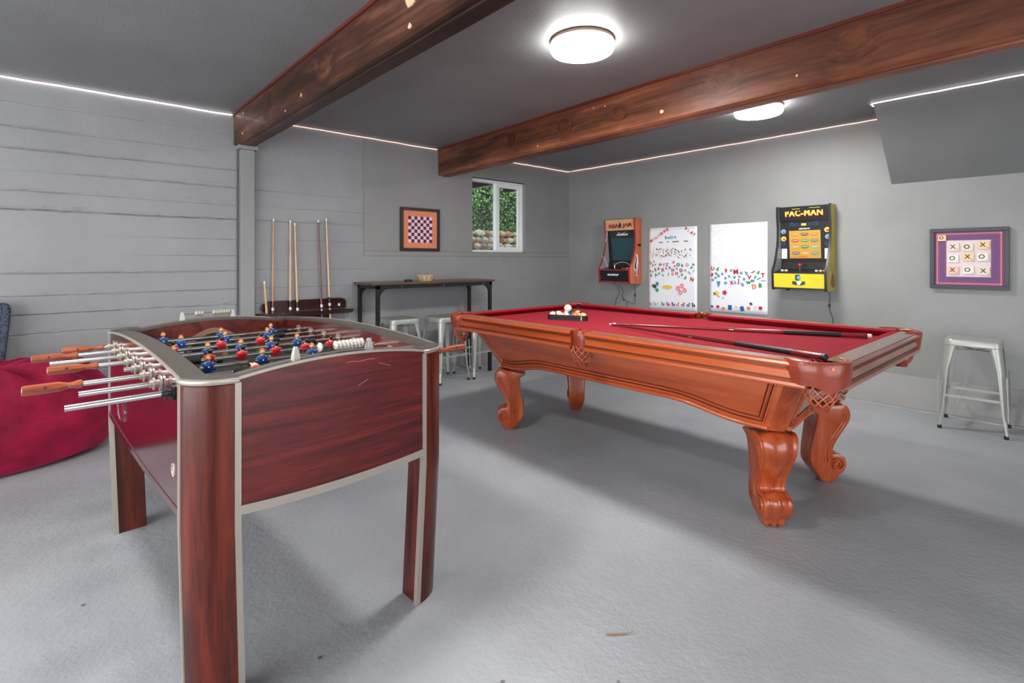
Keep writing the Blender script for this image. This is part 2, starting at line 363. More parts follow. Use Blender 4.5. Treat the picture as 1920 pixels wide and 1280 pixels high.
# smooth upper panel with the window opening, set off by a groove and a narrow ledge
WY0, WY1, WZ0, WZ1 = -1.707, -.842, 1.315, 2.215
m = MB()
for a, b, c, d in [(-3.072, WY0, 1.325, H), (WY1, .0, 1.325, H), (WY0, WY1, WZ1, H)]: m.box((-.16, a, c), (.004, b, d))
m.box((-.16, WY0, 1.3249), (.004, WY1, WZ0+.0101))
m.box((-.16, -3.072, 1.272), (.007, 0, 1.318))
for a, b, c, d in [(-3.1, WY0, 1.2, H), (WY1, .0, 1.2, H), (WY0, WY1, WZ1, H), (WY0, WY1, 1.2, WZ0)]: m.box((-.159, a+.0005, c), (-.003, b-.0005, d))
m.build('upper_panel', M_UP, wl, smooth=0)
MB().box((-.16, -3.09, 1.2), (-.012, .1, H)).build('panel_backing', M_UP, wl, smooth=0) if False else None
# patches: a filled hole and small marks on the upper panel
MB().sphere((.004, -.31, 1.623), .011, 10, 6, (.3, 1, 1)).build('filled_hole', mat('filler', (165, 166, 166), .6), wl)
# footing along the back wall
m = MB(); m.prism([(0.02, 0), (0.02, .262), (-.012, .25), (-.02, .232), (-.115, .012), (-.15, 0)], 0, 8.0, 'x'); struct(m.build('trim_1', M_FOOT, smooth=0))
m = MB().tube([(.01+8*k/60, -.152, .001+.003*math.sin(k*2.1)) for k in range(61)], .004, 5); struct(m.build('trim_2', mat('pale_caulk', (176, 177, 178), .6), smooth=60))
# stair soffit
m = MB(); m.prism([(0.02, H+.01), (-.575, H+.01), (-.575, H-.004), (0.0, 1.882), (.02, 1.882)], 3.73, 8.05, 'x'); struct(m.build('trim_3', M_SOFF, smooth=0))
# timber post and cap under the near beam
m = MB(); m.box((.0, -4.222, 0), (.075, -4.112, 2.172)); m.box((0, -4.245, 2.172), (.10, -4.088, 2.205))
m2 = m.build('post', M_UP, None, smooth=0, bevel=.004); tag(m2, 'grey painted timber post with a cap, under the near ceiling beam', 'post')
m = MB(); m.box((-.0, -4.236, 0), (.02, -4.222, 2.17)); m.box((-.0, -4.112, 0), (.02, -4.098, 2.17)); m.build('shadow_gap', mat('gap_shade', (88, 90, 92), .6), m2, smooth=0)  # solid strips flanking the post, coloured dark as the shaded gaps

# ceiling beams
def beam(name, label, y0, y1, zb, slope, mt, ledge):
    t = thing(name, label, 'beam', (0, 0, 0))
    n = 90
    def sect(k):
        x = .006 + 8.0*k/n; dy = slope*x; w = .0025
        j = [(vnoise(x*2.5+s*9, s*3.1)*w*2).item() for s in range(8)]
        a = y0+dy; b = y1+dy
        return [(x, a+j[0], H-.001), (x, a+.004+j[1], zb+.03), (x, a+j[2], zb+.012+j[2]), (x, a+.018, zb+j[3]), (x, a+.06, zb+.004+j[4]), (x, a+.065, zb-.004+j[4]), (x, b-.006, zb-.002+j[5]), (x, b+j[6], zb+.01), (x, b+j[7], H-.001)]
    m = MB(); m.ring([sect(k) for k in range(n+1)]); m.build('timber', mt, t, smooth=30)
    m = MB(); m.box((.006, 0, H-.02), (8, .012, H-.001), Matrix(((1, 0, 0, 0), (slope, 1, 0, y0-.012), (0, 0, 1, 0), (0, 0, 0, 1)))); m.build('top_trim', mat('red_stained_strip', (98, 38, 24), .35, coat=.3, var=.3, vscale=5, stretch=(.3, 8, 8)), t, smooth=0)
    return t
b1 = beam('ceiling_beam', 'dark stained timber ceiling beam over the table football table, resting on the grey post', -4.262, -4.11, 2.205, 0., M_BEAM1, .0)
b2 = beam('ceiling_beam', 'red-brown stained timber ceiling beam running over the pool table', -2.19, -2.035, 2.175, -.036, M_BEAM2, .0)
M_CHIP = mat('bare_wood_chip', (206, 176, 140), .6, var=.15, vscale=30)
def chip(par, x, y, z, r, seed, ax='y'):
    q = random.Random(seed); n = 9; pts = []
    for k in range(n):
        a = 2*PI*k/n; rr = r*(.6+.7*q.random()); pts.append((x+rr*math.cos(a), z+rr*math.sin(a)*.9))
    m = MB(); m.prism(pts, y-.0035, y+.002, 'y'); m.build('chipped_patch', M_CHIP, par, smooth=0)
for x, z, r in ((2.925, 2.352, .046), (2.917, 2.237, .013), (1.614, 2.25, .012), (.306, 2.415, .012), (.29, 2.257, .012), (1.32, 2.217, .007)): chip(b1, x, -4.262, z, r, x*10)
for x, z, r in ((1.661, 2.225, .009), (2.915, 2.246, .014), (2.301, 2.411, .006), (2.415, 2.398, .006), (3.785, 2.254, .008)): chip(b2, x, -2.19-.036*x, z, r, x*7)

# ceiling lamps
def lamp(x, y, label):
    t = thing('ceiling_lamp', label, 'lamp', (x, y, H), group=None)
    m = MB(); m.lathe([(.150, -.001), (.178, -.004), (.180, -.020), (.176, -.022)], 48); m.build('rim', M_RIM, t)
    m = MB(); m.lathe([(.176, -.0195), (.1785, -.026), (.179, -.056), (.172, -.066)], 48, cap=False); m.cur = 1; m.lathe([(.172, -.066), (.12, -.0685), (.02, -.0685)], 48); m.build('diffuser', [M_DIFFS, M_DIFF], t)
    return t
lamp(2.95, -3.17, 'round white glowing ceiling lamp nearest, between the two timber beams')
lamp(3.08, -1.14, 'round white glowing ceiling lamp beyond the far beam, near the back wall')
lamp(3.0, -5.45, 'round white glowing ceiling lamp out of view, on the near side of the near beam')

# led strips
M_LEDW = mat('led_glow_white', (255, 250, 250), .5, emit=(255, 244, 246), estr=5.)
M_LEDWT = mat('led_sleeve_white', (255, 250, 250), .5, emit=(255, 240, 244), estr=3.)
def led(label, pts, dots=.022, seed=1, bright=False):
    q = random.Random(seed); P = []; 
    for (a, b) in zip(pts[:-1], pts[1:]):
        a = Vector(a); b = Vector(b); n = max(2, int((b-a).length/.12))
        for k in range(n): P.append(a.lerp(b, k/n) + Vector((q.uniform(-.001, .001), q.uniform(-.001, .001), q.uniform(-.005, 0))))
    P.append(Vector(pts[-1]))
    t = thing('led_strip', label, 'light strip', P[0], group='led strip lights along the ceiling edge')
    O = P[0]
    MB().tube([p-O for p in P], .0045 if bright else .0028, 5).build('sleeve', M_LEDWT if bright else M_LEDT, t)
    m = MB(); acc = 0
    for a, b in zip(P[:-1], P[1:]):
        L = (b-a).length; s = -acc
        while s + dots < L: s += dots; c = a.lerp(b, s/L)-O; m.sphere(c, .0054 if bright else .0046, 4, 3)
        acc = L - s
    o = m.build('diodes', M_LEDW if bright else M_LED, t, smooth=0); o['kind'] = 'stuff'
zc = H-.012
led('bright led strip along the top of the left wall, left of the near beam', [(.014, -8.1, zc), (.014, -4.275, zc)], seed=2, bright=True)
led('led strip along the left wall top between the two beams', [(.014, -4.09, zc), (.014, -2.2, zc)], seed=3)
led('led strip over the window from the far beam to the room corner', [(.014, -2.02, zc), (.014, -.05, zc), (.05, -.014, zc)], seed=4)
led('led strip along the back wall top from the corner to the sloped soffit', [(.06, -.014, zc), (3.715, -.014, zc)], seed=5)
led('dotted led strip along the ceiling edge of the sloped soffit', [(3.715, -.5, zc), (3.715, -.575, zc), (3.76, -.592, zc), (7.9, -.592, zc)], seed=6, dots=.03, bright=True)

# ------------------------------------------------------------------ window and what is outside
def window():
    t = bpy.data.objects.new('window_1', None); COL.objects.link(t); t.location = (-.09, (WY0+WY1)/2, WZ0); struct(t)
    W = (WY1-WY0)/2; Hh = WZ1-WZ0; f = .036
    M_V = mat('white_vinyl', (235, 238, 238), .35)
    m = MB()
    for a, b in (((-.03, -W, 0), (.045, W, f)), ((-.03, -W, Hh-f), (.045, W, Hh)), ((-.03, -W, f), (.045, -W+f, Hh-f)), ((-.03, W-f, f), (.045, W, Hh-f))): m.box(a, b)
    m.build('window_frame', M_V, t, smooth=0, bevel=.004)
    m = MB(); g = .042; y0 = -.015; y1 = W-f+.001
    for a, b in (((-.0, y0, f), (.034, y1, f+g)), ((0, y0, Hh-f-g), (.034, y1, Hh-f)), ((0, y0, f+g), (.034, y0+g+.015, Hh-f-g)), ((0, y1-g, f+g), (.034, y1, Hh-f-g))): m.box(a, b)
    s = m.build('sliding_sash', M_V, t, smooth=0, bevel=.004)
    g1 = mat('window_glass', (255, 255, 255), .02); b = g1.node_tree.nodes['Principled BSDF']; nt = NT(g1)
    tr = nt.new('ShaderNodeBsdfTransparent'); tr.inputs[0].default_value = (.93, .96, .95, 1); gl = nt.new('ShaderNodeBsdfGlossy', Roughness=.02); mx = nt.new('ShaderNodeMixShader'); mx.inputs[0].default_value = .07
    nt.link(tr.outputs[0], mx.inputs[1]); nt.link(gl.outputs[0], mx.inputs[2]); nt.link(mx.outputs[0], nt.n['Material Output'].inputs[0])
    MB().box((.014, y0+g, f+g-.01), (.018, y1-g+.01, Hh-f-g+.01)).build('pane', g1, s, smooth=0)
    MB().box((-.018, -W+f-.01, f-.01), (-.014, .03, Hh-f+.01)).build('pane', g1, t, smooth=0)
    MB().box((-.03, -.012, f), (-.002, .02, Hh-f)).build('window_rail', M_V, t, smooth=0)
window()
m = MB(); m.box((-.16, WY0-.02, WZ0-.02), (-.005, WY1+.02, WZ0)); struct(m.build('window_2', M_UP, smooth=0))
M_SOIL = mat('soil', (92, 80, 62), .9, bump=.5, bscale=12, var=.3)
m = MB(); m.box((-6, -5, .9), (-.35, 5, 1.1)); tag(m.build('garden_ground', M_SOIL, smooth=0), 'strip of bare garden soil outside the window', 'ground')
m = MB(); m.box((-1.35, -4.2, 2.40), (-.31, 2.6, 2.46)); 
for k in range(10): m.box((-1.30, -4.0+k*.65, 2.30), (-.31, -3.94+k*.65, 2.40))
tag(m.build('eaves', mat('dark_eaves', (52, 50, 44), .8), smooth=0), 'dark roof eaves with rafters above the window outside', 'roof')
# stone retaining wall
t = thing('stone_wall', 'low rustic stone retaining wall seen through the window', 'wall', (-2.0, .3, 1.1))
q = random.Random(5); sts = [mat('stone_'+n, c, .85, bump=.5, bscale=25, var=.22, vscale=14) for n, c in (('tan', (200, 176, 144)), ('grey', (186, 182, 164)), ('rust', (184, 146, 112)), ('pale', (214, 206, 182)))]
for row in range(6):
    y = -1.7
    while y < 2.4:
        wd = q.uniform(.10, .24); h = .105
        m = MB(); m.sphere((q.uniform(-.02, .02), y+wd/2, row*h+h/2), 1, 9, 6, (.09, wd*.54, h*.56)); o = len(m.v)
        m.v = [(a+q.uniform(-.008, .008), b_+q.uniform(-.010, .010), c+q.uniform(-.008, .008)) for a, b_, c in m.v]
        m.build('stone', q.choice(sts), t, smooth=30); y += wd
MB().box((-.6, -1.9, 0), (-.03, 2.5, .6)).build('mortar', M_SOIL, t, smooth=0)
# ivy hedge: one mass of leaves
m = MB(); q = random.Random(9)
for k in range(13000):
    y = q.uniform(-1.6, 2.6); z = q.uniform(1.62, 3.3); x = -2.02 - .12*q.random() - .25*max(0, z-2.4) + .09*vnoise(y*4, z*4).item()
    s = q.uniform(.014, .028); a = q.uniform(0, 2*PI); tl = q.uniform(-.8, .8)
    Mx = T(x, y, z) @ Matrix.Rotation(tl, 4, 'Y') @ Matrix.Rotation(q.uniform(-.9, .9), 4, 'Z') @ Matrix.Rotation(a, 4, 'X')
    m.cur = q.choice((0, 0, 1, 1, 2)); m.add([Mx @ Vector(p) for p in ((0, -s, 0), (.004, 0, s*.7), (0, s, 0), (.004, 0, -s*.7))], [(0, 1, 2, 3)])
lf = [mat('leaf_'+n, c, .45, var=.2) for n, c in (('dark', (50, 104, 56)), ('mid', (98, 150, 76)), ('bright', (170, 200, 116)))]
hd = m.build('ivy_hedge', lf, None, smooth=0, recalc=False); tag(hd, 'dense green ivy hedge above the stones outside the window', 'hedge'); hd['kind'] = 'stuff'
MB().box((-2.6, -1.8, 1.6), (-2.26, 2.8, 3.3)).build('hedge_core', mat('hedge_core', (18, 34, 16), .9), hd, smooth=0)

# ------------------------------------------------------------------ table football table
FT = thing('football_table', 'mahogany table football table with grey metal caps and red and blue players', 'game table', (2.5665, -4.766, 0), .052)
HL, HW = .737, .4235; CL, CW = .64, .304; TZ = .908; CR, CQ = HL-CL, HW-CW
def arch(s, c, h=.027): return TZ + h*max(0, 1-(s/c)**2)          # top line of a panel
N = 24
def end_panel(sg):
    poly = []
    for k in range(N+1): s = -CW + 2*CW*k/N; poly.append((s, arch(s, CW)-.006))
    for k in range(N+1): s = CW - 2*CW*k/N; poly.append((s, .545+.014*(s/CW)**2))
    m = MB(); m.prism(poly, sg*(HL-.022), sg*HL, 'x'); m.build('end_panel', M_MAHOG_X, FT, smooth=20)
    poly = []
    for k in range(N+1): s = -CW + 2*CW*k/N; poly.append((s, .545+.014*(s/CW)**2))
    for k in range(N+1): s = CW - 2*CW*k/N; poly.append((s, .520+.014*(s/CW)**2))
    m = MB(); m.prism(poly, sg*(HL-.026), sg*(HL+.004), 'x'); m.build('bottom_trim', M_TRIM, FT, smooth=20)
def side_panel(sg):
    poly = []
    for k in range(N+1): s = -CL + 2*CL*k/N; poly.append((s, arch(s, CL)-.006))
    for k in range(N+1): s = CL - 2*CL*k/N; poly.append((s, .538+.016*(s/CL)**2))
    m = MB(); m.prism(poly, sg*(HW-.022), sg*HW, 'y'); m.build('side_panel', M_DARKLAM, FT, smooth=20)
    poly = []
    for k in range(N+1): s = -CL + 2*CL*k/N; poly.append((s, .538+.016*(s/CL)**2))
    for k in range(N+1): s = CL - 2*CL*k/N; poly.append((s, .518+.016*(s/CL)**2))
    m = MB(); m.prism(poly, sg*(HW-.026), sg*(HW+.002), 'y'); m.build('bottom_trim', M_DARKLAM if sg < 0 else M_TRIM, FT, smooth=20)
for sg in (1, -1): end_panel(sg); side_panel(sg)
def leg(su, sw):
    """quarter round column, slightly drawn in towards the foot"""
    n = 12; th = .016
    def sect(z, ins):
        cu, cw = su*(CL-ins), sw*(CW-ins); out = [(cu+su*CR*math.cos(a), cw+sw*CQ*math.sin(a), z) for a in [PI/2*k/n for k in range(n+1)]]
        return out + [(cu, cw, z)]
    m = MB(); m.ring([sect(0, .016), sect(.02, .0155), sect(.5, 0), sect(TZ-.016, 0)]); lg = m.build('leg', M_MAHOG_Z, FT, smooth=40)
    for kind in (0, 1):
        m = MB(); rr = []
        for z, ins in ((0.0, .016), (.5, 0), (TZ-.012, 0)):
            cu, cw = su*(CL-ins), sw*(CW-ins)
            if kind == 0: c = [(cu+su*(CR+.003), cw-sw*.006), (cu+su*(CR+.003), cw+sw*.010), (cu+su*(CR-.016), cw+sw*.010), (cu+su*(CR-.016), cw-sw*.006)]
            else: c = [(cu-su*.006, cw+sw*(CQ+.003)), (cu+su*.010, cw+sw*(CQ+.003)), (cu+su*.010, cw+sw*(CQ-.016)), (cu-su*.006, cw+sw*(CQ-.016))]
            rr.append([(a, b, z) for a, b in c])
        m.ring(rr); m.build('edge_strip', M_TRIM, lg, smooth=0)
    # corner cap: dark top with a pale rounded edge band
    m = MB(); poly = [(su*CL+su*(CR-.002)*math.cos(PI/2*k/n), sw*CW+sw*(CQ-.002)*math.sin(PI/2*k/n)) for k in range(n+1)] + [(su*CL, sw*(HW-.068)), (su*(HL-.068), sw*(HW-.068)), (su*(HL-.068), sw*CW)]
    m.prism(poly, TZ-.012, TZ+.004, 'z'); cp = m.build('corner_cap', M_SATIN, FT, smooth=30)
    m = MB(); m.tube([(su*CL+su*(CR+.001)*math.cos(PI/2*k/n), sw*CW+sw*(CQ+.001)*math.sin(PI/2*k/n), TZ-.006) for k in range(n+1)], .0075, 6); m.build('edge_band', M_TRIM, cp, smooth=60)
for su in (1, -1):
    for sw in (1, -1): leg(su, sw)
IL, IW = HL-.072, HW-.066
def cap_strip(kind, sg):
    c = CW if kind == 'end' else CL; a, b = (HL, IL) if kind == 'end' else (HW, IW)
    def P(s, o, z): return (sg*o, s, z) if kind == 'end' else (s, sg*o, z)
    for nm, o0, o1, dz0, dz1, mt in (('top_cap', a-.002, b, -.012, .0, M_SATIN), ('edge_trim', a+.002, a-.0035, -.005, .0025, M_TRIM)) + ((('cap_line', a-.042, a-.046, -.002, .0015, M_TRIM),) if kind == 'end' else ()):
        m = MB(); ext = c + (.0 if nm == 'edge_trim' else .0)
        m.ring([[P(s, o0, arch(s, c)+dz0), P(s, o1, arch(s, c)+dz0), P(s, o1, arch(s, c)+dz1), P(s, o0, arch(s, c)+dz1)] for s in [-ext+2*ext*k/N for k in range(N+1)]])
        m.build(nm, mt, FT, smooth=20)
    # inner wall below the cap
    m = MB(); L = IW+.02 if kind == 'end' else IL
    rr = []
    for k in range(N+1):
        s = -L+2*L*k/N; zt = (arch(max(-c, min(c, s)), c))-.01
        rr.append([P(s, b+.001, .765), P(s, b+.018, .765), P(s, b+.018, zt), P(s, b+.001, zt)])
    m.ring(rr); m.build('inner_wall', M_MAHOG_IN, FT, smooth=20)
for sg in (1, -1): cap_strip('end', sg); cap_strip('side', sg)
MB().box((-IL-.014, -IW-.014, .755), (IL+.014, IW+.014, .772)).build('playfield', M_PLAY, FT, smooth=0)
m = MB()
for k in (0,): m.box((-.0025, -IW, .772), (.0025, IW, .7725))
m.tube([(.1*math.cos(a), .1*math.sin(a), .7725) for a in [2*PI*k/32 for k in range(32)]], .002, 4, closed=True); m.build('pitch_marking', M_WHITE, FT)
MB().box((-IL-.03, -IW+.03, .60), (IL+.03, IW-.03, .615)).build('bottom_board', M_MAHOG_IN, FT, smooth=0)
for sg in (-1, 1):      # goals: arched mouth plates on the end walls
    m = MB(); poly = [(-.12+.24*k/16, .83+.055*math.sin(PI*k/16)) for k in range(17)] + [(.12, .775), (-.12, .775)]
    m.prism(poly, sg*(IL-.006), sg*(IL+.001), 'x'); m.build('goal_mouth', mat('goal_plate', (134, 100, 84), .35), FT, smooth=20)
    m = MB(); poly = [(-.10+.2*k/16, .815+.045*math.sin(PI*k/16)) for k in range(17)] + [(.10, .775), (-.10, .775)]
    m.prism(poly, sg*(IL-.009), sg*(IL-.005), 'x'); m.build('goal_opening', M_BLKPL, FT, smooth=20)
for su in (-1, 1):      # corner ramps at each end of the pitch
    for sw in (-1, 1):
        m = MB(); m.add([(su*IL, sw*IW, .835), (su*(IL-.12), sw*IW, .7725), (su*IL, sw*(IW-.12), .7725)], [(0, 1, 2)]); m.add([(su*IL, sw*IW, .7725), (su*(IL-.12), sw*IW, .7725), (su*IL, sw*(IW-.12), .7725), (su*IL, sw*IW, .835)], [(0, 1, 2), (3, 1, 0), (3, 0, 2)]); m.build('corner_ramp', M_MAHOG_IN, FT, smooth=0)

# a player figure (feet down, facing +x), material slots: 0 shirt 1 skin 2 hair 3 shorts/white
def player_mesh(name, shirt, hair, face):
    m = MB(); f = face
    m.cur = 0
    # torso: rounded, tapering to the waist
    rr = []
    for z, wx, wy in ((-.022, .0085, .013), (-.012, .010, .0155), (.0, .0115, .018), (.010, .0115, .0195), (.016, .009, .0175), (.019, .005, .009)):
        rr.append([(wx*math.cos(a)*abs(math.cos(a))**-.25 if abs(math.cos(a)) > 1e-3 else 0, wy*math.sin(a)*abs(math.sin(a))**-.25 if abs(math.sin(a)) > 1e-3 else 0, z) for a in [2*PI*k/14 for k in range(14)]])
    m.ring(rr)
    for s in (-1, 1): m.tube([(0, s*.016, .012), (f*.001, s*.0205, .0), (f*.003, s*.019, -.014)], [.0052, .005, .0038], 7)
    m.cur = 3; m.lathe([(.0095, -.034), (.0105, -.028), (.0105, -.020)], 10, Matrix.Diagonal((1, 1.15, 1, 1))); m.cur = 3
    m.sphere((f*.0112, 0, .001), .0028, 8, 5, (.5, 1, 1)); m.tube([(.0, 0, .0185), (0, 0, .0205)], .0062, 8)
    m.cur = 1; m.cyl((0, 0, .018), (0, 0, .024), .0045, n=8); m.sphere((f*.001, 0, .031), .0096, 12, 9, (.95, .86, 1.1))
    m.sphere((f*.0102, 0, .0295), .002, 6, 4); 
    for s in (-1, 1): m.sphere((0, s*.0084, .030), .0022, 6, 4)
    m.cur = 2; m.sphere((-f*.0012, 0, .0345), .0098, 12, 8, (1.0, .92, .98))
    for s in (-1, 1): m.sphere((f*.0094, s*.0032, .0325), .0009, 5, 4)
    m.cur = 1
    for s in (-1, 1): m.tube([(0, s*.005, -.033), (f*.001, s*.005, -.058)], [.0052, .0042], 8)
    m.cur = 2; m.box((-.008, -.010, -.078), (.010, .010, -.058))
    m.cur = 1
    o = m.build('player_figure', [shirt, M_SKIN, hair, M_WHITE], None, smooth=50); return o
P_BLUE = player_mesh('b', M_BLUE, M_BLOND, 1); P_RED = player_mesh('r', M_RED, M_BLKH, -1)
used = {'b': False, 'r': False}
RZ = .862
RODS = [  # u, left end, handle left?, right end, handle right?, team, players, bumpers
 (-.487, -.59, 1, .50, 0, 'b', (-.25, -.015, .215)), (-.335, -.685, 1, .44, 0, 'b', (-.213, -.04, .145)),
 (-.183, -.645, 0, .44, 0, 'r', (-.275, -.098, .062)), (-.031, -.655, 1, .44, 0, 'b', (-.302, -.187, -.065, .055, .165)),
 (.121, -.475, 0, .43, 0, 'r', (-.22, -.108, .018, .138, .245)), (.273, -.722, 1, .44, 0, 'b', (-.262, -.085, .10)),
 (.425, -.615, 0, .44, 0, 'r', (-.15, .15)), (.577, -.654, 0, .487, 1, 'r', (-.02,))]
def handle_mesh(m, y0, sg):
    pr = [(.0085, 0), (.0125, .003), (.0125, .012), (.0095, .022), (.0085, .032), (.0115, .045), (.0145, .055), (.0145, .125), (.0135, .132), (.010, .134)]
    M_ = T(0, y0, 0) @ Matrix.Rotation(-sg*PI/2, 4, 'X'); m.lathe(pr, 8, M_)
for u, l, hl, r, hr, team, pl in RODS:
    rod = MB().cyl((0, l, 0), (0, r, 0), .0082, n=14).build('rod', M_STEEL, FT); rod.location = (u, 0, RZ)
    for fl, y, sg in ((hl, l+.13, -1), (hr, r, 1)):
        if fl:
            m = MB(); handle_mesh(m, y, sg); m.build('handle', M_HANDLE, rod, smooth=25)
            MB().cyl((.0125, y+sg*.085, .004), (.0155, y+sg*.085, .005), .003, n=8).build('screw', M_BLKMET, rod)
    for sg in (-1, 1):    # bearing with its flange
        bmt = M_BLKPL if (sg < 0 and u > .5) else M_TRIM
        m = MB(); m.lathe([(.0135, -.03), (.0135, .001), (.024, .001), (.024, .006), (.0115, .007), (.0115, .018), (.019, .018), (.019, .022), (.0115, .0225), (.0115, .03)], 20, T(u, sg*HW, RZ) @ Matrix.Rotation(-sg*PI/2, 4, 'X')); m.build('bearing', bmt, FT, smooth=30)
        m = MB(); m.cyl((u, sg*(IW-.004), RZ), (u, sg*(IW+.004), RZ), .022, n=18); m.build('bearing_collar', bmt, FT, smooth=30)
    for y0 in (pl[0]-.028, pl[-1]+.028):
        sg = -1 if y0 < pl[0] else 1; m = MB(); n = 7
        pr = []
        for k in range(n): pr += [(.0125, k*.0075), (.0150, k*.0075+.002), (.0150, k*.0075+.005), (.0125, k*.0075+.0072)]
        m.lathe(pr, 14, T(0, y0, 0) @ Matrix.Rotation(-sg*PI/2, 4, 'X')); m.build('bumper_spring', M_BLKPL, rod, smooth=25)
    for y in pl:
        src = P_BLUE if team == 'b' else P_RED
        if not used[team]: p = src; used[team] = True
        else: p = src.copy(); COL.objects.link(p)
        p.parent = rod; p.location = (0, y, 0)
        if team == 'r': p.rotation_euler = (0, .3 if u < .2 else 1.75, 0)
# score counters on both end caps
def counter(sg, beads, y0, y1):
    zb = arch(0, CW); t = MB()
    t.cyl((sg*.705, y0, zb+.024), (sg*.705, y1, zb+.024), .0022, n=6); c = t.build('score_rod', M_STEEL, FT)
    for y in (y0, y1):
        m = MB(); m.ring([[(sg*.705+dx*a, y+dy*a*.8, z) for dx, dy in ((-1, -1), (1, -1), (1, 1), (-1, 1))] for a, z in ((.013, arch(y, CW)-.002), (.011, zb+.012), (.0062, zb+.034))]); m.build('score_post', M_GRYPL, c, smooth=0, bevel=.001)
    for y in beads:
        m = MB(); m.lathe([(.006, -.0062), (.009, -.0058), (.0112, -.003), (.0142, -.0022), (.0142, .0022), (.0112, .003), (.009, .0058), (.006, .0062)], 14, T(sg*.705, y, zb+.024) @ Matrix.Rotation(PI/2, 4, 'X')); m.build('score_bead', mat('silver_bead', (214, 208, 198), .3, .3) if sg > 0 else mat('brushed_bead', (190, 182, 170), .35, .4), c)
counter(1, [-.062] + [-.010+.0127*k for k in range(8)], -.137, .106)
counter(-1, [-.068+.0125*k for k in range(3)] + [.010+.0115*k for k in range(7)], -.13, .098)
# chrome ball cup on the side panel, round badge
m = MB(); rr = []
for k, (s, d) in enumerate(((1.0, .0), (1.02, .004), (.90, .006), (.82, .003), (.55, .0015), (.1, .001))):
    rr.append([(-.30+.085*s*math.cos(a), -HW-d, .632+.046*s*math.sin(a)) for a in [2*PI*j/28 for j in range(28)]])
m.ring(rr); m.build('ball_cup', M_CHROME, FT)
m = MB(); m.tube([(.575+.017*math.cos(a), -HW-.001, .644+.017*math.sin(a)) for a in [2*PI*k/24 for k in range(24)]], .0013, 5, closed=True)
m.mesh_in(text_mesh('S', .024, .0004, .001), T(.575, -HW-.001, .644) @ RX); m.mesh_in(text_mesh('™', .006, .0004), T(.584, -HW-.001, .622) @ RX)
m.build('badge', mat('badge_print', (206, 186, 178), .4), FT)
M_SCR = mat('pale_scratch', (214, 170, 160), .6)
for pts in ([(HL+.0005, .01+.02*k, .905+.002*math.sin(k*2)) for k in range(6)], [(HL+.0005, .125+.011*k, .888-.0035*k) for k in range(5)], [(HL+.0003, .05+.012*k, .826+.005*k) for k in range(4)]):
    m = MB(); m.tube(pts, .0005, 4); m.build('scratch', M_SCR, FT)

# ------------------------------------------------------------------ pool table
X0, X1, Y0, Y1 = 1.70, 4.25, -3.24, -1.775; PCX, PCY = (X0+X1)/2, (Y0+Y1)/2
PT = thing('pool_table', 'ornate cherry wood pool table with red felt, carved scroll legs and leather net pockets', 'pool table', (PCX, PCY, 0))
a_, b_ = (X1-X0)/2, (Y1-Y0)/2; RT = .83; BZ = .795
PROF = [(-.004, RT), (.004, RT-.004), (.0075, RT-.013), (.001, RT-.020), (-.010, RT-.024), (-.010, RT-.034), (-.003, RT-.038), (-.003, RT-.066), (-.009, RT-.072), (-.007, RT-.078), (.004, RT-.083), (.006, RT-.094), (.0, RT-.102), (-.03, RT-.104)]
CG = .115; SG = .052      # corner and side pocket gaps (half)
def rail(side, s0, s1):
    """outer moulding, polished top and cloth cushion of one rail; side: y-,y+,x-,x+"""
    ax = side[0]; sg = -1 if side[1] == '-' else 1
    def P(s, o, z):     # o: outward distance measured from table edge
        return (s, sg*(b_+o), z) if ax == 'y' else (sg*(a_+o), s, z)
    m = MB(); pr = PROF + [(-.055, RT-.104), (-.055, RT)]
    m.ring([[P(s, o, z) for o, z in pr] for s in (s0, s1)]); r = m.build('rail', M_CHERRY if ax == 'y' else M_CHERRY_Y, PT, smooth=30)
    m = MB(); m.ring([[P(s, o, z) for o, z in ((-.003, RT), (-.085, RT), (-.085, RT+.003), (-.006, RT+.0035))] for s in (s0, s1)]); m.build('rail_top', M_CHERRY_T if ax == 'y' else wood_top_y, r, smooth=0)
    m = MB()
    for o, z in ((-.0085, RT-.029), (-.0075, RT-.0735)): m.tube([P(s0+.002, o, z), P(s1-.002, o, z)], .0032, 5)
    m.build('groove_shade_line', mat('groove_shade_brown', (84, 34, 16), .4), r, smooth=60)  # dark tubes colour in the shade of the moulding grooves
    e = .035
    m = MB(); rr = []
    for s, k in ((s0, 0), (s0+e, 1), (s1-e, 1), (s1, 0)):
        n = .132 if k else .095
        rr.append([P(s, o, z) for o, z in ((-.084, RT+.0035), (-.110 if k else -.09, RT+.004), (-n, RT-.004), (-n+.012, RT-.014), (-.092, BZ), (-.084, BZ))])
    m.ring(rr); m.build('cushion', M_FELTC, r, smooth=30)
    for f in (.25, .5, .75):
        s = s0+(s1-s0)*f; c = Vector(P(s, -.045, RT+.0042)); m = MB(); m.add([c+Vector(d) for d in ((.008, 0, 0), (0, .005, 0), (-.008, 0, 0), (0, -.005, 0))], [(0, 1, 2, 3)]); m.build('sight', mat('pearl_sight', (222, 214, 196), .3), r, smooth=0)
wood_top_y = wood('cherry_rail_top_end', (88, 52, 40), (142, 98, 76), 1, .25, .45, .6, 8., .04)
for sd in ('y-', 'y+'):
    rail(sd, -a_+CG, -SG); rail(sd, SG, a_-CG)
for sd in ('x-', 'x+'): rail(sd, -b_+CG, b_-CG)
# bed
m = MB(); m.box((-a_+.07, -b_+.07, BZ-.03), (a_-.07, b_-.07, BZ)); m.build('playing_surface', M_FELT, PT, smooth=0)
m = MB(); m.box((-a_+.06, -b_+.06, BZ-.075), (a_-.06, b_-.06, BZ-.03)); m.build('slate', mat('slate', (70, 66, 62), .7), PT, smooth=0)
MB().tube([(-.65, -.6+1.2*k/8, BZ+.0002) for k in range(9)], .0006, 4)
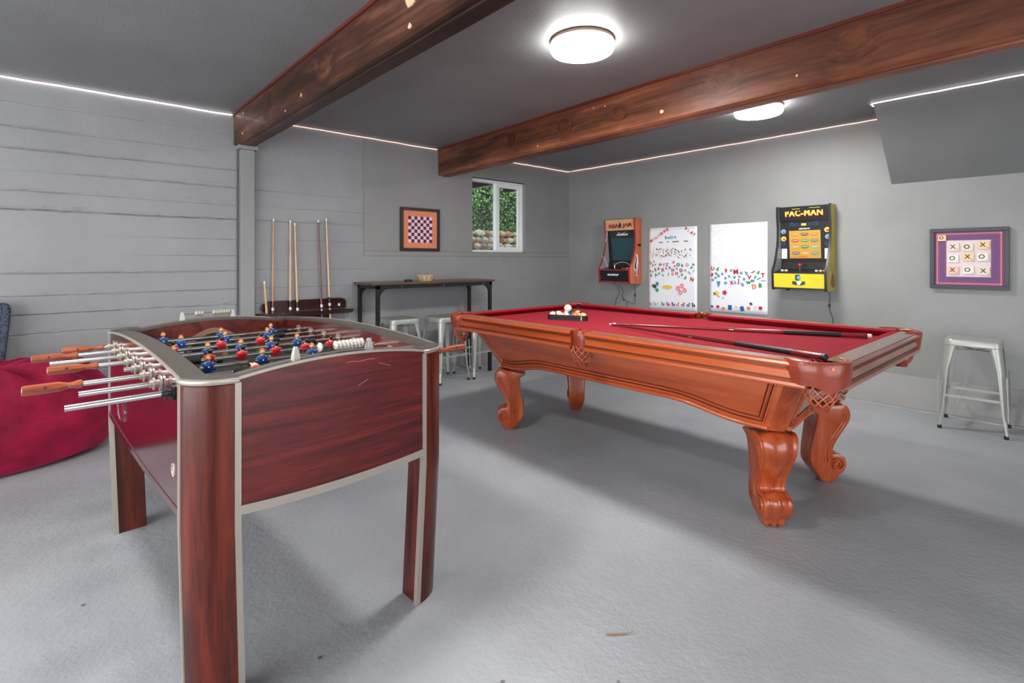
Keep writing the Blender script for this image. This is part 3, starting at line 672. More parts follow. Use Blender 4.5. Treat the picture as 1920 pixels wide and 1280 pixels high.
# cabinet: four tapering aprons with waved lower edge, and rounded corner posts
M_GROOVE_SHADE = mat('groove_shade_brown', (84, 34, 16), .4)  # dark brown for groove shade put on as colour
TB = (a_-.165, b_-.10); BB_ = (a_-.295, b_-.285); ZT, ZB = RT-.10, .462
def half(z): f = (z-ZB)/(ZT-ZB); return BB_[0]+(TB[0]-BB_[0])*f, BB_[1]+(TB[1]-BB_[1])*f
def sk(z): return -.035*(1-(z-ZB)/(ZT-ZB))
def wave(t, rise): # t 0..1 along the apron
    d = min(t, 1-t); 
    return rise*min(1, max(0, (d-.07)/.17))**1 * 1.0 if False else rise*(.5-.5*math.cos(PI*min(1, max(0, (d-.05)/.22))))
def apron(side):
    ax = side[0]; sg = -1 if side[1] == '-' else 1; rise = .055 if ax == 'y' else .035
    def P(t, z, out=0.):
        hx, hy = half(z); hx0, hy0 = hx, hy
        c = .06
        if ax == 'y': return ((-1+2*t)*(hx-c), sg*(hy+out)+sk(z), z)
        return (sg*(hx+out), (-1+2*t)*(hy-c)+sk(z), z)
    n = 48
    m = MB(); rr = []
    for k in range(n+1):
        t = k/n; zb = ZB+wave(t, rise)
        rr.append([P(t, zb, 0), P(t, zb+.5*(ZT-zb), 0), P(t, ZT, 0), P(t, ZT, -.03), P(t, zb, -.03)])
    m.ring(rr); ap = m.build('apron', M_CHERRY if ax == 'y' else M_CHERRY_Y, PT, smooth=30)
    # raised bead mouldings that follow the outline
    for off, rd, mt in ((.030, .0055, 0), (.050, .0045, 0)):
        pts = []
        tt = off/(2*half(.55)[0 if ax == 'y' else 1])
        for k in range(41):
            t = tt+(1-2*tt)*k/40; pts.append(P(t, ZB+wave(t, rise)+off, .001))
        for z in (.55, .64, ZT-.02): pts.append(P(1-tt, z, .001))
        pts = [P(tt, z, .001) for z in (ZT-.02, .64, .55)] + pts
        m = MB(); m.tube(pts, rd, 6); m.build('bead_moulding', M_CHERRY, ap, smooth=60)
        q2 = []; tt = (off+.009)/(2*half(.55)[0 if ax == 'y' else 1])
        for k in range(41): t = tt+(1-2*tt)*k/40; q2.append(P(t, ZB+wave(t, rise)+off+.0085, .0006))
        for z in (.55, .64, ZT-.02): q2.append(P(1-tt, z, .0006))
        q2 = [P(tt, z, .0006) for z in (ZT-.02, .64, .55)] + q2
        m = MB(); m.tube(q2, .0030, 5); m.build('groove_shade_line', M_GROOVE_SHADE, ap, smooth=60)  # thin dark tube painted as the shade line beside each bead
    pts = [P(k/40, ZB+wave(k/40, rise)+.006, .004) for k in range(41)]
    m = MB(); m.tube(pts, .011, 7); m.build('edge_moulding', M_CHERRY, ap, smooth=60)
for sd in ('y-', 'y+', 'x-', 'x+'): apron(sd)
for sx in (-1, 1):
    for sy in (-1, 1):
        m = MB(); rr = []
        for z in (ZB-.004, .5, .6, ZT):
            hx, hy = half(z); c = .061
            rr.append([(sx*(hx-c+c*math.cos(a)), sy*(hy-c+c*math.sin(a))+sk(z), z) for a in [PI/2*k/6 for k in range(7)]] + [(sx*(hx-c-.02), sy*(hy-c-.02)+sk(z), z)])
        m.ring(rr); m.build('corner_post', M_CHERRY_Z, PT, smooth=50)
m = MB(); hx, hy = half(ZB+.06); m.box((-hx+.05, -hy+.05, ZB+.06), (hx-.05, hy-.05, ZB+.075)); m.build('underside', M_DARKW, PT, smooth=0)

# carved scroll leg, profile in the (outward, z) plane
RAW = [(330, 190), (290, 225), (265, 280), (258, 340), (270, 390), (295, 440), (330, 500), (365, 560), (400, 620), (425, 680), (432, 725), (425, 748), (400, 742), (365, 745), (325, 765), (298, 800), (286, 845), (292, 895), (315, 945), (350, 980), (375, 1000), (372, 1030), (385, 1062), (430, 1078), (510, 1076), (555, 1045), (590, 990), (640, 930), (668, 880), (680, 830), (676, 740), (665, 650), (648, 560), (632, 480), (622, 400), (622, 320), (650, 300), (700, 275), (702, 245), (640, 230), (560, 212), (470, 200), (400, 190)]
LP = [((470-x)/2056, (1077-y)/2056*1.035) for x, y in RAW]
def smooth_poly(p):
    out = []
    for k in range(len(p)):
        a, b = Vector(p[k]), Vector(p[(k+1) % len(p)]); out += [a*.75+b*.25, a*.25+b*.75]
    return [tuple(v) for v in out]
LP = smooth_poly(LP)
def hwid(z, o):
    z = max(0, z)
    pts = ((0, .040), (.02, .046), (.05, .058), (.10, .065), (.16, .062), (.22, .064), (.30, .072), (.38, .083), (.45, .092))
    for (z0, w0), (z1, w1) in zip(pts[:-1], pts[1:]):
        if z <= z1: return w0+(w1-w0)*(z-z0)/(z1-z0)
    return pts[-1][1]
def leg_mesh():
    m = MB(); cx = sum(p[0] for p in LP)/len(LP); st = (-1, -.96, -.88, -.76, -.62, -.45, -.3, -.15, 0, .15, .3, .45, .62, .76, .88, .96, 1); n = len(LP)
    rr = []
    for s in st:
        ring = []
        for i, (o, z) in enumerate(LP):
            a = Vector(LP[i-1]); b = Vector(LP[(i+1) % n]); d = (b-a).normalized(); nrm = Vector((d.y, -d.x))   # outline runs anticlockwise seen from +; flips handled below
            ins = -.012 if abs(s) == 1 else (-.004 if abs(s) > .9 else 0)
            sa = abs(s); ins = {1: -.010, .96: -.003}.get(sa, 0)
            fr_ = min(1, max(0, (o+.02)/.04))
            if z > .15: # hollowed front with a long tear-drop swelling in the middle
                hw = .62*math.exp(-((z-.37)/.16)**2)+.06
                ins += fr_*(-.013*math.exp(-((sa-.74)/.16)**2) + .022*max(0, 1-(sa/hw)**2)*math.exp(-((z-.33)/.14)**2) - (.008 if sa < .6 else 0))
            else:       # foot: centre ridge between two volutes
                ins += fr_*(-.010*math.exp(-((sa-.38)/.13)**2) + .004*math.exp(-(sa/.2)**2))
            ring.append((o - nrm.x*ins, s*hwid(z, o), z - nrm.y*ins))
        rr.append(ring)
    m.ring(rr)
    return m
m = leg_mesh()
def leg_obj():
    o = m.build('leg', M_CHERRY_Z, PT, smooth=45)
    # spiral carving on both cheeks and a groove line following the front edge
    g = MB()
    for s in (-1, 1):
        cx, cz = (470-385)/2056, (1077-865)/2056*1.035; pts = []; rad = []
        for k in range(40):
            a = 2.3 - k/39*3.4*PI*(1); r = .036*(1-k/39*.8); pts.append((cx+r*math.cos(a), s*(hwid(cz, 0)+.001), cz+r*math.sin(a))); rad.append(.0055*(1-.5*k/39))
        g.tube(pts, rad, 6)
        for dx in (0, .017):
            pts = [(o-.022-dx, s*(hwid(z, 0)-.001), z) for o, z in [((470-x)/2056, (1077-y)/2056*1.035) for x, y in ((262, 300), (262, 345), (285, 410), (330, 490), (370, 555), (408, 620), (440, 690), (450, 760), (440, 830))]]
            g.tube(pts, .0055, 6)
    g.build('carving', M_CHERRY_Z, o, smooth=60)
    # foot pad
    return o
L0 = leg_obj(); first = True
for sx, sy, an in ((1, -1, -PI/4), (-1, -1, -3*PI/4), (1, 1, PI/4), (-1, 1, 3*PI/4)):
    l = L0 if first else copy_tree(L0, PT); first = False
    l.location = (.900 if sx > 0 else -.935, -.405 if sy < 0 else .325, 0); l.rotation_euler = (0, 0, an)

# pockets
def net(m, c, rt, rb, zt, zb, n=10, r=.0032, sx=1, sy=1):
    for d in (1, -1):
        for k in range(n):
            a0 = 2*PI*k/n; pts = []
            for j in range(9):
                f = j/8; a = a0+d*f*1.5; rr = rt+(rb-rt)*f + .012*math.sin(PI*f); pts.append((c[0]+rr*math.cos(a)*sx, c[1]+rr*math.sin(a)*sy, zt+(zb-zt)*f))
            m.tube(pts, r, 5)
def pocket(c, out, kind, label=None):
    """c: pocket centre in table coords, out: outward unit vector"""
    ox, oy = out; ang = math.atan2(oy, ox)
    t = bpy.data.objects.new('pocket', None); COL.objects.link(t); t.parent = PT; t.location = (c[0], c[1], 0); t.rotation_euler = (0, 0, ang)
    # in local axes +x is outward
    m = MB(); m.lathe([(.060, BZ+.004), (.062, BZ-.06), (.058, BZ-.07)], 24, cap=False); m.build('pocket_liner', M_LEATHER if kind == 'side' else M_BLKPL, t)
    w = .115 if kind == 'corner' else .062; n = 24; A = 1.75 if kind == 'corner' else 1.15; rr = []
    R_ = .106 if kind == 'corner' else .058
    # shield (apron) of leather around the outside, scalloped lower edge
    def arcp(a, rad): return (rad*math.cos(a), rad*math.sin(a)*(1.12 if kind == 'corner' else 1.0))
    m = MB(); inn = []; vs = []; fs = []
    zt = RT+.012
    for k in range(n+1):
        a = -A+2*A*k/n; f = abs(2*k/n-1)
        zb = RT-.090-.012*math.cos(a*2.0)*(1-f) + .022*f**2 - .006*math.cos(6*a) if kind == 'corner' else RT-.115+.02*f**2
        for rad, z in ((R_, zt-.004), (R_+.006, zt-.012), (R_+.003, (zt+zb)/2), (R_-.004, zb), (R_-.010, zb+.002), (R_-.006, (zt+zb)/2), (R_-.010, zt-.004)):
            x, y = arcp(a, rad); vs.append((x, y, z))
    for k in range(n):
        for j in range(7):
            fs.append((k*7+j, (k+1)*7+j, (k+1)*7+(j+1) % 7, k*7+(j+1) % 7))
    m.add(vs, fs + [tuple(range(7))[::-1], tuple(n*7+j for j in range(7))]); m.build('leather_shield', M_LEATHER, t, smooth=50)
    # thick rolled rim on top
    m = MB(); m.tube([arcp(-A+2*A*k/n, R_-.014)+(RT-.004,) for k in range(n+1)], .0145, 8); m.build('pocket_rim', M_LEATHER, t, smooth=60)
    if kind == 'corner':
        m = MB(); m.cyl(arcp(0, R_-.002)+(RT-.012,), arcp(0, R_+.008)+(RT-.012,), .006, n=10); m.build('rivet', mat('copper_rivet', (190, 110, 80), .3, .8), t)
    m = MB(); net(m, (.025 if kind == 'corner' else .012, 0), .052, .040, RT-.078, RT-.168); m.build('net', M_NET, t, smooth=60)
    m = MB(); m.lathe([(.02, RT-.198), (.030, RT-.196), (.032, RT-.181), (.041, RT-.169), (.036, RT-.161)], 16, T(.025 if kind == 'corner' else .012, 0, 0)); m.build('net_cup', M_LEATHER, t)
d = math.sqrt(.5)
for sx in (-1, 1):
    for sy in (-1, 1): pocket((sx*(a_-.106), sy*(b_-.098)), (sx*d, sy*d), 'corner')
for sy in (-1, 1): pocket((0, sy*(b_-.055)), (0, sy), 'side')

# balls and rack
F0 = Vector((2.365, -2.66, BZ)); ex = Vector((.919, .394, 0)); ny = Vector((-.394, .919, 0)); br = .0286
rk = thing('ball_rack', 'black plastic triangle rack around the pool balls on the red felt', 'rack', F0, math.atan2(.394, .919))
m = MB(); s = .172; ins = .012
def tri(rr_, z):   # rounded triangle, base on local x axis
    P = [(-s, 0), (s, 0), (0, 2*s*math.sin(PI/3))]; c = Vector((0, 2*s*math.sin(PI/3)/3)); out = []
    for i, p in enumerate(P):
        v = Vector(p)-c; a0 = math.atan2(v.y, v.x); q_ = c + v*((v.length-2*.03)/v.length)
        for k in range(-3, 4): a = a0+k*PI/9; out.append((q_.x+(.03-rr_)*math.cos(a), q_.y+(.03-rr_)*math.sin(a), z))
    return out
m.ring([tri(0, 0), tri(0, .038), tri(.009, .038), tri(.009, 0)], loop=True); m.build('triangle_frame', M_BLKPL, rk, smooth=30)
MB().box((.11, -.001, .004), (.116, .0, .034)).build('mould_mark', M_WHPL, rk, smooth=0)
BC = {'cream': (236, 226, 206), 'yellow': (236, 184, 60), 'blue': (24, 62, 140), 'red': (190, 34, 44), 'purple': (62, 36, 108), 'orange': (228, 122, 48), 'green': (26, 104, 66), 'maroon': (110, 28, 36), 'black': (22, 22, 24)}
BM = {k: mat('ball_'+k, v, .08, coat=.6) for k, v in BC.items()}
def ball(c, colr, stripe, label, rot):
    m = MB(); me = MB().sphere((0, 0, 0), br, 24, 16); m.v = me.v; m.f = me.f; m.mi = []
    for f in m.f:
        z = sum(me.v[i][2] for i in f)/len(f)/br; m.mi.append(0 if (not stripe or abs(z) < .5) else 1)
    m.cur = 1
    if colr != 'cream':
        for sg in (-1, 1): m.cyl((sg*(br*.94), 0, 0), (sg*(br+.0004), 0, 0), br*.36, n=14)
    o = m.build('pool_ball', [BM[colr], BM['cream']], None, smooth=60); o.location = c; o.rotation_euler = rot
    return tag(o, label, 'ball', 'pool balls in the black triangle rack' if colr != 'cream' else None)
rows = [[('maroon', 1), ('orange', 1), ('blue', 1), ('orange', 0), ('yellow', 0)], [('green', 1), ('red', 1), ('green', 0), ('purple', 1)], [('red', 1), ('black', 0), ('purple', 0)], [('blue', 0), ('yellow', 1)], [('red', 0)]]
wh = ['front row of the rack', 'second row of the rack', 'third row of the rack', 'fourth row of the rack', 'far point of the rack']
seen = {}; q = random.Random(21)
ordn = ['leftmost', 'second from left', 'middle', 'second from right', 'rightmost']
for i, row in enumerate(rows):
    for j, (c_, st) in enumerate(row):
        n_ = len(row); pos = F0 + ex*((j-(n_-1)/2)*2*br*1.0) + ny*(.010+br+i*br*math.sqrt(3)) + Vector((0, 0, br))
        rot = (q.uniform(.9, 1.5), q.uniform(-.5, .5), q.uniform(-.6, .6)) if i == 0 and st else (q.uniform(0, 3), q.uniform(0, 3), q.uniform(0, 3))
        o_ = {5: ordn, 4: ['leftmost', 'second from left', 'second from right', 'rightmost'], 3: ['left', 'middle', 'right'], 2: ['left', 'right'], 1: ['only']}[n_][j]
        ball(pos, c_, st, f"{c_} {'striped' if st else 'solid'} pool ball, {o_} in the {wh[i]}"[:110], rot)
cb = F0 + ex*(-.0286) + ny*(.010+br+br*math.sqrt(3)*(5/3)) + Vector((0, 0, br+.0467))
ball(cb, 'cream', 0, 'plain white cue ball sitting on top of the racked pool balls', (0, 0, 0))

# pool cues
M_MAPLE = wood('maple_shaft', (196, 148, 96), (228, 188, 140), 2, .3, .4, 1., 30., .03)
M_MAPLE2 = wood('amber_shaft', (168, 104, 58), (206, 146, 92), 2, .3, .4, 1., 30., .03)
M_RSHAFT = mat('maroon_lacquer', (128, 34, 40), .18, coat=.6)
M_WINE = mat('dark_red_lacquer', (98, 26, 28), .2, coat=.5)
def cue(label, tip, butt, shaft, grip, group=None, bump=None, ferr='white', joint=.5, bcol=None, L=None):
    """a cue from tip to butt; origin at the butt end, local z towards the tip"""
    tip = Vector(tip); butt = Vector(butt); dv = tip-butt; Ln = dv.length
    t = thing('pool_cue', label, 'cue', butt, group=group); t.rotation_mode = 'QUATERNION'; t.rotation_quaternion = dv.to_track_quat('Z', 'Y')
    s_ = Ln/1.45
    m = MB(); m.lathe([(.0090, Ln*joint), (.0060, Ln-.02), (.0066, Ln-.0199)], 12); m.build('shaft', shaft, t)
    m = MB(); m.lathe([(.0066, Ln-.0215), (.0068, Ln-.004), (.0064, Ln)], 12); m.build('ferrule', M_WHPL, t)
    m = MB(); m.lathe([(.0105, Ln*joint-.022), (.0107, Ln*joint+.004)], 12); m.build('joint_ring', M_CHROME if joint > .3 else M_BLKPL, t)
    m = MB(); m.lathe([(.0128, .02), (.0100, Ln*joint-.02)], 12); m.build('butt', bcol or M_RSHAFT, t)
    if grip: m = MB(); m.lathe([(.0131, Ln*.10), (.0119, Ln*.30)], 12); m.build('wrap', M_BLKPL, t)
    m = MB(); m.lathe([(.010, 0), (.0132, .004), (.0131, .022)], 12); m.build('bumper', bump or M_WHPL, t)
    return t
zc_ = BZ+.0135
cue('dark red pool cue with a black wrap lying along the far side of the felt', (2.748, -2.62, BZ+.0075), (4.072, -2.055, BZ+.0155), M_RSHAFT, True)
cue('dark red pool cue running to the nearest corner pocket of the table', (2.752, -2.655, BZ+.008), (4.185, -3.162, RT+.020), M_WINE, True, bump=M_BLKPL, bcol=M_WINE)

# ------------------------------------------------------------------ cue rack on the left wall
CRK = thing('cue_rack', 'dark wooden wall cue rack with a shelf, holding pool cues', 'rack', (0.008, -3.66, 0))
poly = [(-.37, .765), (-.395, .80), (-.38, .835), (-.33, .862), (.33, .862), (.375, .85), (.39, .82), (.385, .765)]
MB().prism([(y, z) for y, z in poly], 0, .02, 'x').build('back_board', M_DARKW, CRK, smooth=30, bevel=.003)
m = MB(); n = 16; pl = [(0, -.43)] + [(.115*math.sin(PI/2*min(1, k/4)), -.43+.03*k/4) for k in range(1, 5)] + [(.115, .40), (.10, .43), (0, .43)]
m.prism(pl, .732, .752, 'z'); m.prism([(x*.94, y*.985) for x, y in pl], .722, .733, 'z'); m.prism([(x*.98, y*.995) for x, y in pl], .751, .757, 'z'); m.build('shelf', M_DARKW, CRK, smooth=30, bevel=.002)
MB().box((0, -.20, .12), (.022, .24, .73)).build('lower_board', M_DARKW, CRK, smooth=0, bevel=.003)
m = MB(); m.box((0, -.30, .10), (.12, .32, .125)); m.build('base_shelf', M_DARKW, CRK, smooth=0, bevel=.004)
MB().box((.02, .305, .785), (.028, .325, .81)).build('chalk_clip', M_WHPL, CRK, smooth=0)
MB().tube([(.05, .33, .72), (.06, .345, .69), (.07, .35, .655), (.06, .37, .635), (.05, .39, .64)], .0016, 5).build('wire_hook', M_BLKMET, CRK)
CX = .072
cues = [(-3.95, -3.925, 1.625, M_MAPLE2, 'amber pool cue standing in the wall rack, second from the left'), (-3.795, -3.78, 1.618, M_MAPLE, 'pale maple pool cue in the wall rack, left one of the middle pair'),
        (-3.71, -3.742, 1.595, M_MAPLE, 'pale pool cue in the wall rack, right one of the middle pair'), (-3.485, -3.525, 1.635, M_WINE, 'dark red-brown pool cue standing in the wall rack'),
        (-3.405, -3.45, 1.655, M_MAPLE, 'pale pool cue standing furthest right in the wall rack')]
for yb, yt, zt, mt, lb in cues: 
    t = cue(lb, (.030, yt-.02, zt-.03), (CX, yb-.02, .1265), mt, False, 'pool cues in the wall rack', joint=.455 if mt is not M_WINE else .43, bcol=M_WINE if mt is M_WINE else M_MAPLE)
    m = MB(); Ln = (Vector((.030, yt-.02, zt-.03))-Vector((CX, yb-.02, .1265))).length
    m.lathe([(.0118, Ln*.43), (.0108, Ln*.50)], 12); m.build('band', M_BLKPL if mt is M_MAPLE else M_WINE, t)
    m = MB(); m.lathe([(.0122, Ln*.445), (.0120, Ln*.463)], 12); m.build('collar', M_WHPL, t)
t = thing('bridge_stick', 'short pale wooden cue shaft leaning at the left end of the wall rack', 'cue', (CX, -4.015, .758), rot=(math.radians(3.), -.06, 0), group='pool cues in the wall rack')
MB().lathe([(.0085, 0), (.0095, .03), (.0065, .262)], 10).build('shaft', M_MAPLE, t); MB().lathe([(.0068, .262), (.0068, .285)], 10).build('ferrule', M_WHPL, t)

# ------------------------------------------------------------------ bar table with bowl and puck
BT = thing('bar_table', 'long narrow bar table with a dark top and black metal legs along the left wall', 'table', (0, 0, 0))
BY0, BY1, BX0, BX1, BTZ = -3.20, -1.745, .03, .465, 1.012
MB().box((BX0, BY0, BTZ-.022), (BX1, BY1, BTZ)).build('table_top', M_TOPW, BT, smooth=0, bevel=.003)
m = MB()
for x in (BX0+.012, BX1-.045): m.box((x, BY0+.04, BTZ-.058), (x+.033, BY1-.03, BTZ-.022))
for y in (BY0+.04, BY1-.06): m.box((BX0+.012, y, BTZ-.058), (BX1-.012, y+.033, BTZ-.022))
m.build('apron_frame', M_BLKMET, BT, smooth=0, bevel=.002)
for x in (BX0+.012, BX1-.045):
    for y in (BY0+.04, BY1-.063):
        m = MB(); m.box((x, y, .0), (x+.033, y+.033, BTZ-.058)); lg = m.build('leg', M_BLKMET, BT, smooth=0, bevel=.002)
        sy = 1 if y < -2.5 else -1; yc = y+.033 if sy > 0 else y; m = MB(); zt = BTZ-.058
        pl = [(yc, zt)] + [(yc+sy*(.085-.085*math.sin(a)), zt-(.085-.085*math.cos(a))) for a in [PI/2*k/8 for k in range(9)]]
        m.prism(pl, x+.004, x+.029, 'x'); m.build('corner_brace', M_BLKMET, lg, smooth=30)
MB().box((BX0+.02, BY0+.045, .20), (BX0+.045, BY1-.035, .235)).build('stretcher', M_BLKMET, BT, smooth=0)
for y in (-2.9, -2.42, -1.9): MB().cyl((BX1-.012, y, BTZ-.04), (BX1-.006, y, BTZ-.04), .006, n=8).build('bolt', M_STEEL, BT)
t = thing('bowl', 'small striped pale wooden bowl on the dark bar table top', 'bowl', (.29, -2.53, BTZ))
M_BW = [mat('bowl_wood_'+n, c, .5, var=.1, vscale=20) for n, c in (('pale', (212, 190, 158)), ('tan', (186, 146, 104)))]
m = MB(); n = 36; prf = [(.068, 0), (.078, .012), (.105, .058), (.1005, .058), (.073, .014), (.03, .010)]
for r_, z_ in prf: m.v += [(r_*math.cos(2*PI*k/n), r_*math.sin(2*PI*k/n), z_) for k in range(n)]
for i in range(len(prf)-1):
    for k in range(n): m.f.append((i*n+k, i*n+(k+1) % n, (i+1)*n+(k+1) % n, (i+1)*n+k)); m.mi.append(k % 3 == 0 and 1 or 0)
m.f.append(tuple(range(n))[::-1]); m.mi.append(0); m.f.append(tuple((len(prf)-1)*n+k for k in range(n))); m.mi.append(0)
m.build('bowl_body', M_BW, t, smooth=50)
m = MB(); m.lathe([(.034, .0), (.040, .004), (.040, .014), (.032, .020), (.012, .021)], 20); o = m.build('black_disc', M_BLKPL); o.location = (.29, -2.735, BTZ); tag(o, 'low black disc lying on the bar table beside the bowl', 'puck')

# ------------------------------------------------------------------ metal stools
def stool(label, x, y, rz, h=.655, foot=.19, group=None):
    t = thing('metal_stool', label, 'stool', (x, y, 0), rz, group); sc = .155
    m = MB(); rr = []
    def sq(a, r_, z, n=5):
        out = []
        for i, (sx, sy) in enumerate(((1, 1), (-1, 1), (-1, -1), (1, -1))):
            for k in range(n): an = i*PI/2 + PI/2*k/(n-1); out.append((sx*(a-r_)+r_*math.cos(an), sy*(a-r_)+r_*math.sin(an), z))
        return out
    for a, r_, z in ((sc+.002, .045, h-.045), (sc, .045, h-.012), (sc-.004, .042, h-.003), (sc-.014, .04, h), (sc-.03, .035, h-.004), (.03, .012, h-.006)): rr.append(sq(a, r_, z))
    m.ring(rr, cap0=False); seat = m.build('seat', M_STOOL, t, smooth=50)
    m = MB(); m.ring([sq(sc+.003, .045, h-.047), sq(sc+.004, .045, h-.043), sq(sc-.004, .045, h-.043), sq(sc-.004, .045, h-.047)], loop=True); m.build('seat_lip', M_STOOL, seat, smooth=40)
    for i in range(4):
        a = PI/4+i*PI/2
        # folded sheet-metal leg: rounded outer corner with two tapering flanges
        n = 6; m = MB(); rr = []
        for z, hw_, dist, rd in ((h-.046, .062, sc, .045), (h-.075, .056, sc+.002, .043), (.45, .036, sc+.012, .034), (.16, .022, foot-.012, .022), (.02, .013, foot, .013)):
            cx = cy = dist-rd; out = [];
            ol = [(dist-hw_-.004 if False else cx+rd-hw_-rd*.0, dist)] + [(cx+rd*math.sin(b), cy+rd*math.cos(b)) for b in [PI/2*k/n for k in range(n+1)]] + [(dist, cx+rd-hw_)]
            inn = [(x_-.0035 if x_ > cx else x_, y_-.0035 if y_ > cy else y_) for x_, y_ in ol]
            inn = [(x_-.003, y_-.003) for x_, y_ in ol]; rr.append([(x_, y_, z) for x_, y_ in ol + inn[::-1]])
        m.ring(rr); lg = m.build('leg', M_STOOL, t, smooth=50); lg.rotation_euler = (0, 0, i*PI/2)
        m = MB(); d_ = foot+.0005; m.tube([(d_-.013, d_-.013, 0), (d_-.013, d_-.013, .022)], .013, 10); m.build('rubber_foot', M_RUBBER, lg)
        m = MB(); m.tube([(sc+.024, sc+.024-.0, .42), (foot-.002, foot-.002, .12)], .0045, 6); m.build('ridge', M_STOOL, lg, smooth=60)
    for i in range(4):
        z = .255 if i % 2 else .235; d_ = sc+.020
        m = MB(); m.box((-d_+.02, d_-.012, z), (d_-.02, d_-.008, z+.018)); m.box((-d_+.02, d_-.012, z+.016), (d_-.02, d_, z+.019)); o = m.build('footrest_bar', M_STOOL, t, smooth=0); o.rotation_euler = (0, 0, i*PI/2)
    for s in (0, 1): 
        m = MB(); m.tube([(-sc+.015, -.02+.02*s, h-.075), (0, -.01+.01*s, h-.082), (sc-.015, .02-.02*s, h-.075)], .004, 6); o = m.build('under_brace', M_STOOL, t, smooth=60); o.rotation_euler = (0, 0, PI/4+s*PI/2)
    return t
g_ = 'metal stools under the bar table'
S1 = stool('silver metal stool under the left end of the bar table', .30, -2.84, -.07, group=g_)
for lb, x, y, rz in (('silver metal stool under the middle of the bar table', .455, -2.41, .03), ('silver metal stool mostly hidden behind the corner of the pool table', .47, -1.995, .0)):
    c = copy_tree(S1); c.location = (x, y, 0); c.rotation_euler = (0, 0, rz); c['label'] = lb
c = copy_tree(S1); c.location = (4.305, -.37, 0); c.rotation_euler = (0, 0, .04); c['label'] = 'silver metal stool standing alone below the framed letter tile picture'
del c['group']

# ------------------------------------------------------------------ framed pictures
t = thing('framed_picture', 'black framed checkerboard picture on an orange mat, left wall beside the window', 'picture', (.005, (-2.671-2.18)/2, (1.325+1.792)/2))
W, Hh = .2455, .2335; fr = .032
M_FR = mat('black_frame', (30, 26, 26), .4)
m = MB()
for a, b in (((0, -W, -Hh), (.026, W, -Hh+fr)), ((0, -W, Hh-fr), (.026, W, Hh)), ((0, -W, -Hh+fr), (.026, -W+fr, Hh-fr)), ((0, W-fr, -Hh+fr), (.026, W, Hh-fr))): m.box(a, b)
m.build('frame', M_FR, t, smooth=0, bevel=.002)
MB().box((.0, -W+fr, -Hh+fr), (.012, W-fr, Hh-fr)).build('mat_board', mat('orange_mat', (226, 134, 96), .7, var=.06), t, smooth=0)
m = MB(); s_ = .0375; sz = .0355
for i in range(8):
    for j in range(8):
        m.cur = (i+j+1) % 2; y = -4*s_+i*s_+.0; z = -4*sz+j*sz; m.box((.012, y, z), (.0135, y+s_, z+sz))
m.build('checkerboard', [mat('plum_square', (78, 34, 60), .6), mat('pink_square', (240, 200, 214), .6)], t, smooth=0)
for y, z in ((-.19, .175), (.19, .175), (-.19, -.175), (.19, -.175)): MB().cyl((.012, y, z), (.014, y, z), .005, n=8).build('corner_pin', M_GRYPL, t)

t = thing('framed_picture', 'dark framed noughts and crosses picture of letter tiles on purple, right of the arcade machines', 'picture', ((3.995+4.465)/2, -.004, (1+1.481)/2))
W, Hh, fr = .235, .2415, .028; m = MB()
for a, b in (((-W, -.03, -Hh), (W, 0, -Hh+fr)), ((-W, -.03, Hh-fr), (W, 0, Hh)), ((-W, -.03, -Hh+fr), (-W+fr, 0, Hh-fr)), ((W-fr, -.03, -Hh+fr), (W, 0, Hh-fr))): m.box(a, b)
m.build('frame', mat('slate_frame', (50, 54, 66), .4), t, smooth=0, bevel=.002)
def rect_ring(m, a, b, y, w_, z=None):   # outline rectangle on the back wall plane
    for p, q_ in (((-a, -b), (a, -b+w_)), ((-a, b-w_), (a, b)), ((-a, -b+w_), (-a+w_, b-w_)), ((a-w_, -b+w_), (a, b-w_))): m.box((p[0], y-.0006, p[1]), (q_[0], y, q_[1]))
MB().box((-W+fr, -.012, -Hh+fr), (W-fr, 0, Hh-fr)).build('mat_board', mat('mauve_mat', (142, 82, 112), .7, var=.1, vscale=30), t, smooth=0)
m = MB(); rect_ring(m, W-fr-.030, Hh-fr-.030, -.0125, .036); m.build('purple_border', mat('purple_mat', (112, 76, 124), .7), t, smooth=0)
m = MB(); a, b = W-fr-.016, Hh-fr-.014; rect_ring(m, a, b, -.0126, .004)
m.build('pink_border', mat('pink_line', (232, 122, 140), .6), t, smooth=0)
m = MB(); n = 44
for k in range(n):
    for sg in (-1, 1): m.box((-a+2*a*k/n, -.0134, sg*b-.004 - (sg-1)*0), (-a+2*a*(k+.45)/n, -.0126, sg*b+.004)); m.box((sg*a-.004, -.0134, -b+2*b*k/n), (sg*a+.004, -.0126, -b+2*b*(k+.45)/n))
o = m.build('stitching', mat('stitch_pink', (240, 160, 168), .6), t, smooth=0); o['kind'] = 'stuff'
for sx in (-1, 1):
    for sz_ in (-1, 1): 
        if not (sx < 0 and sz_ > 0): MB().cyl((sx*a, -.015, sz_*b), (sx*a, -.0125, sz_*b), .004, n=8).build('corner_stud', M_WHPL, t)
MB().box((-.132, -.013, -.145), (.132, -.0, .145)).build('cream_panel', mat('cream_panel', (222, 206, 208), .7, var=.05), t, smooth=0)
TL = [[('X', 0), ('O', 0), ('X', 1)], [('O', 2), ('X', 1), ('O', 2)], [('X', 3), ('O', 2), ('X', 0)]]
TM = [mat('tile_wood_'+n, c, .5, var=.05) for n, c in (('plain', (226, 212, 194)), ('amber', (232, 204, 158)), ('white', (232, 226, 216)), ('rose', (230, 192, 166)))]
INK = mat('tile_ink', (66, 48, 36), .6)
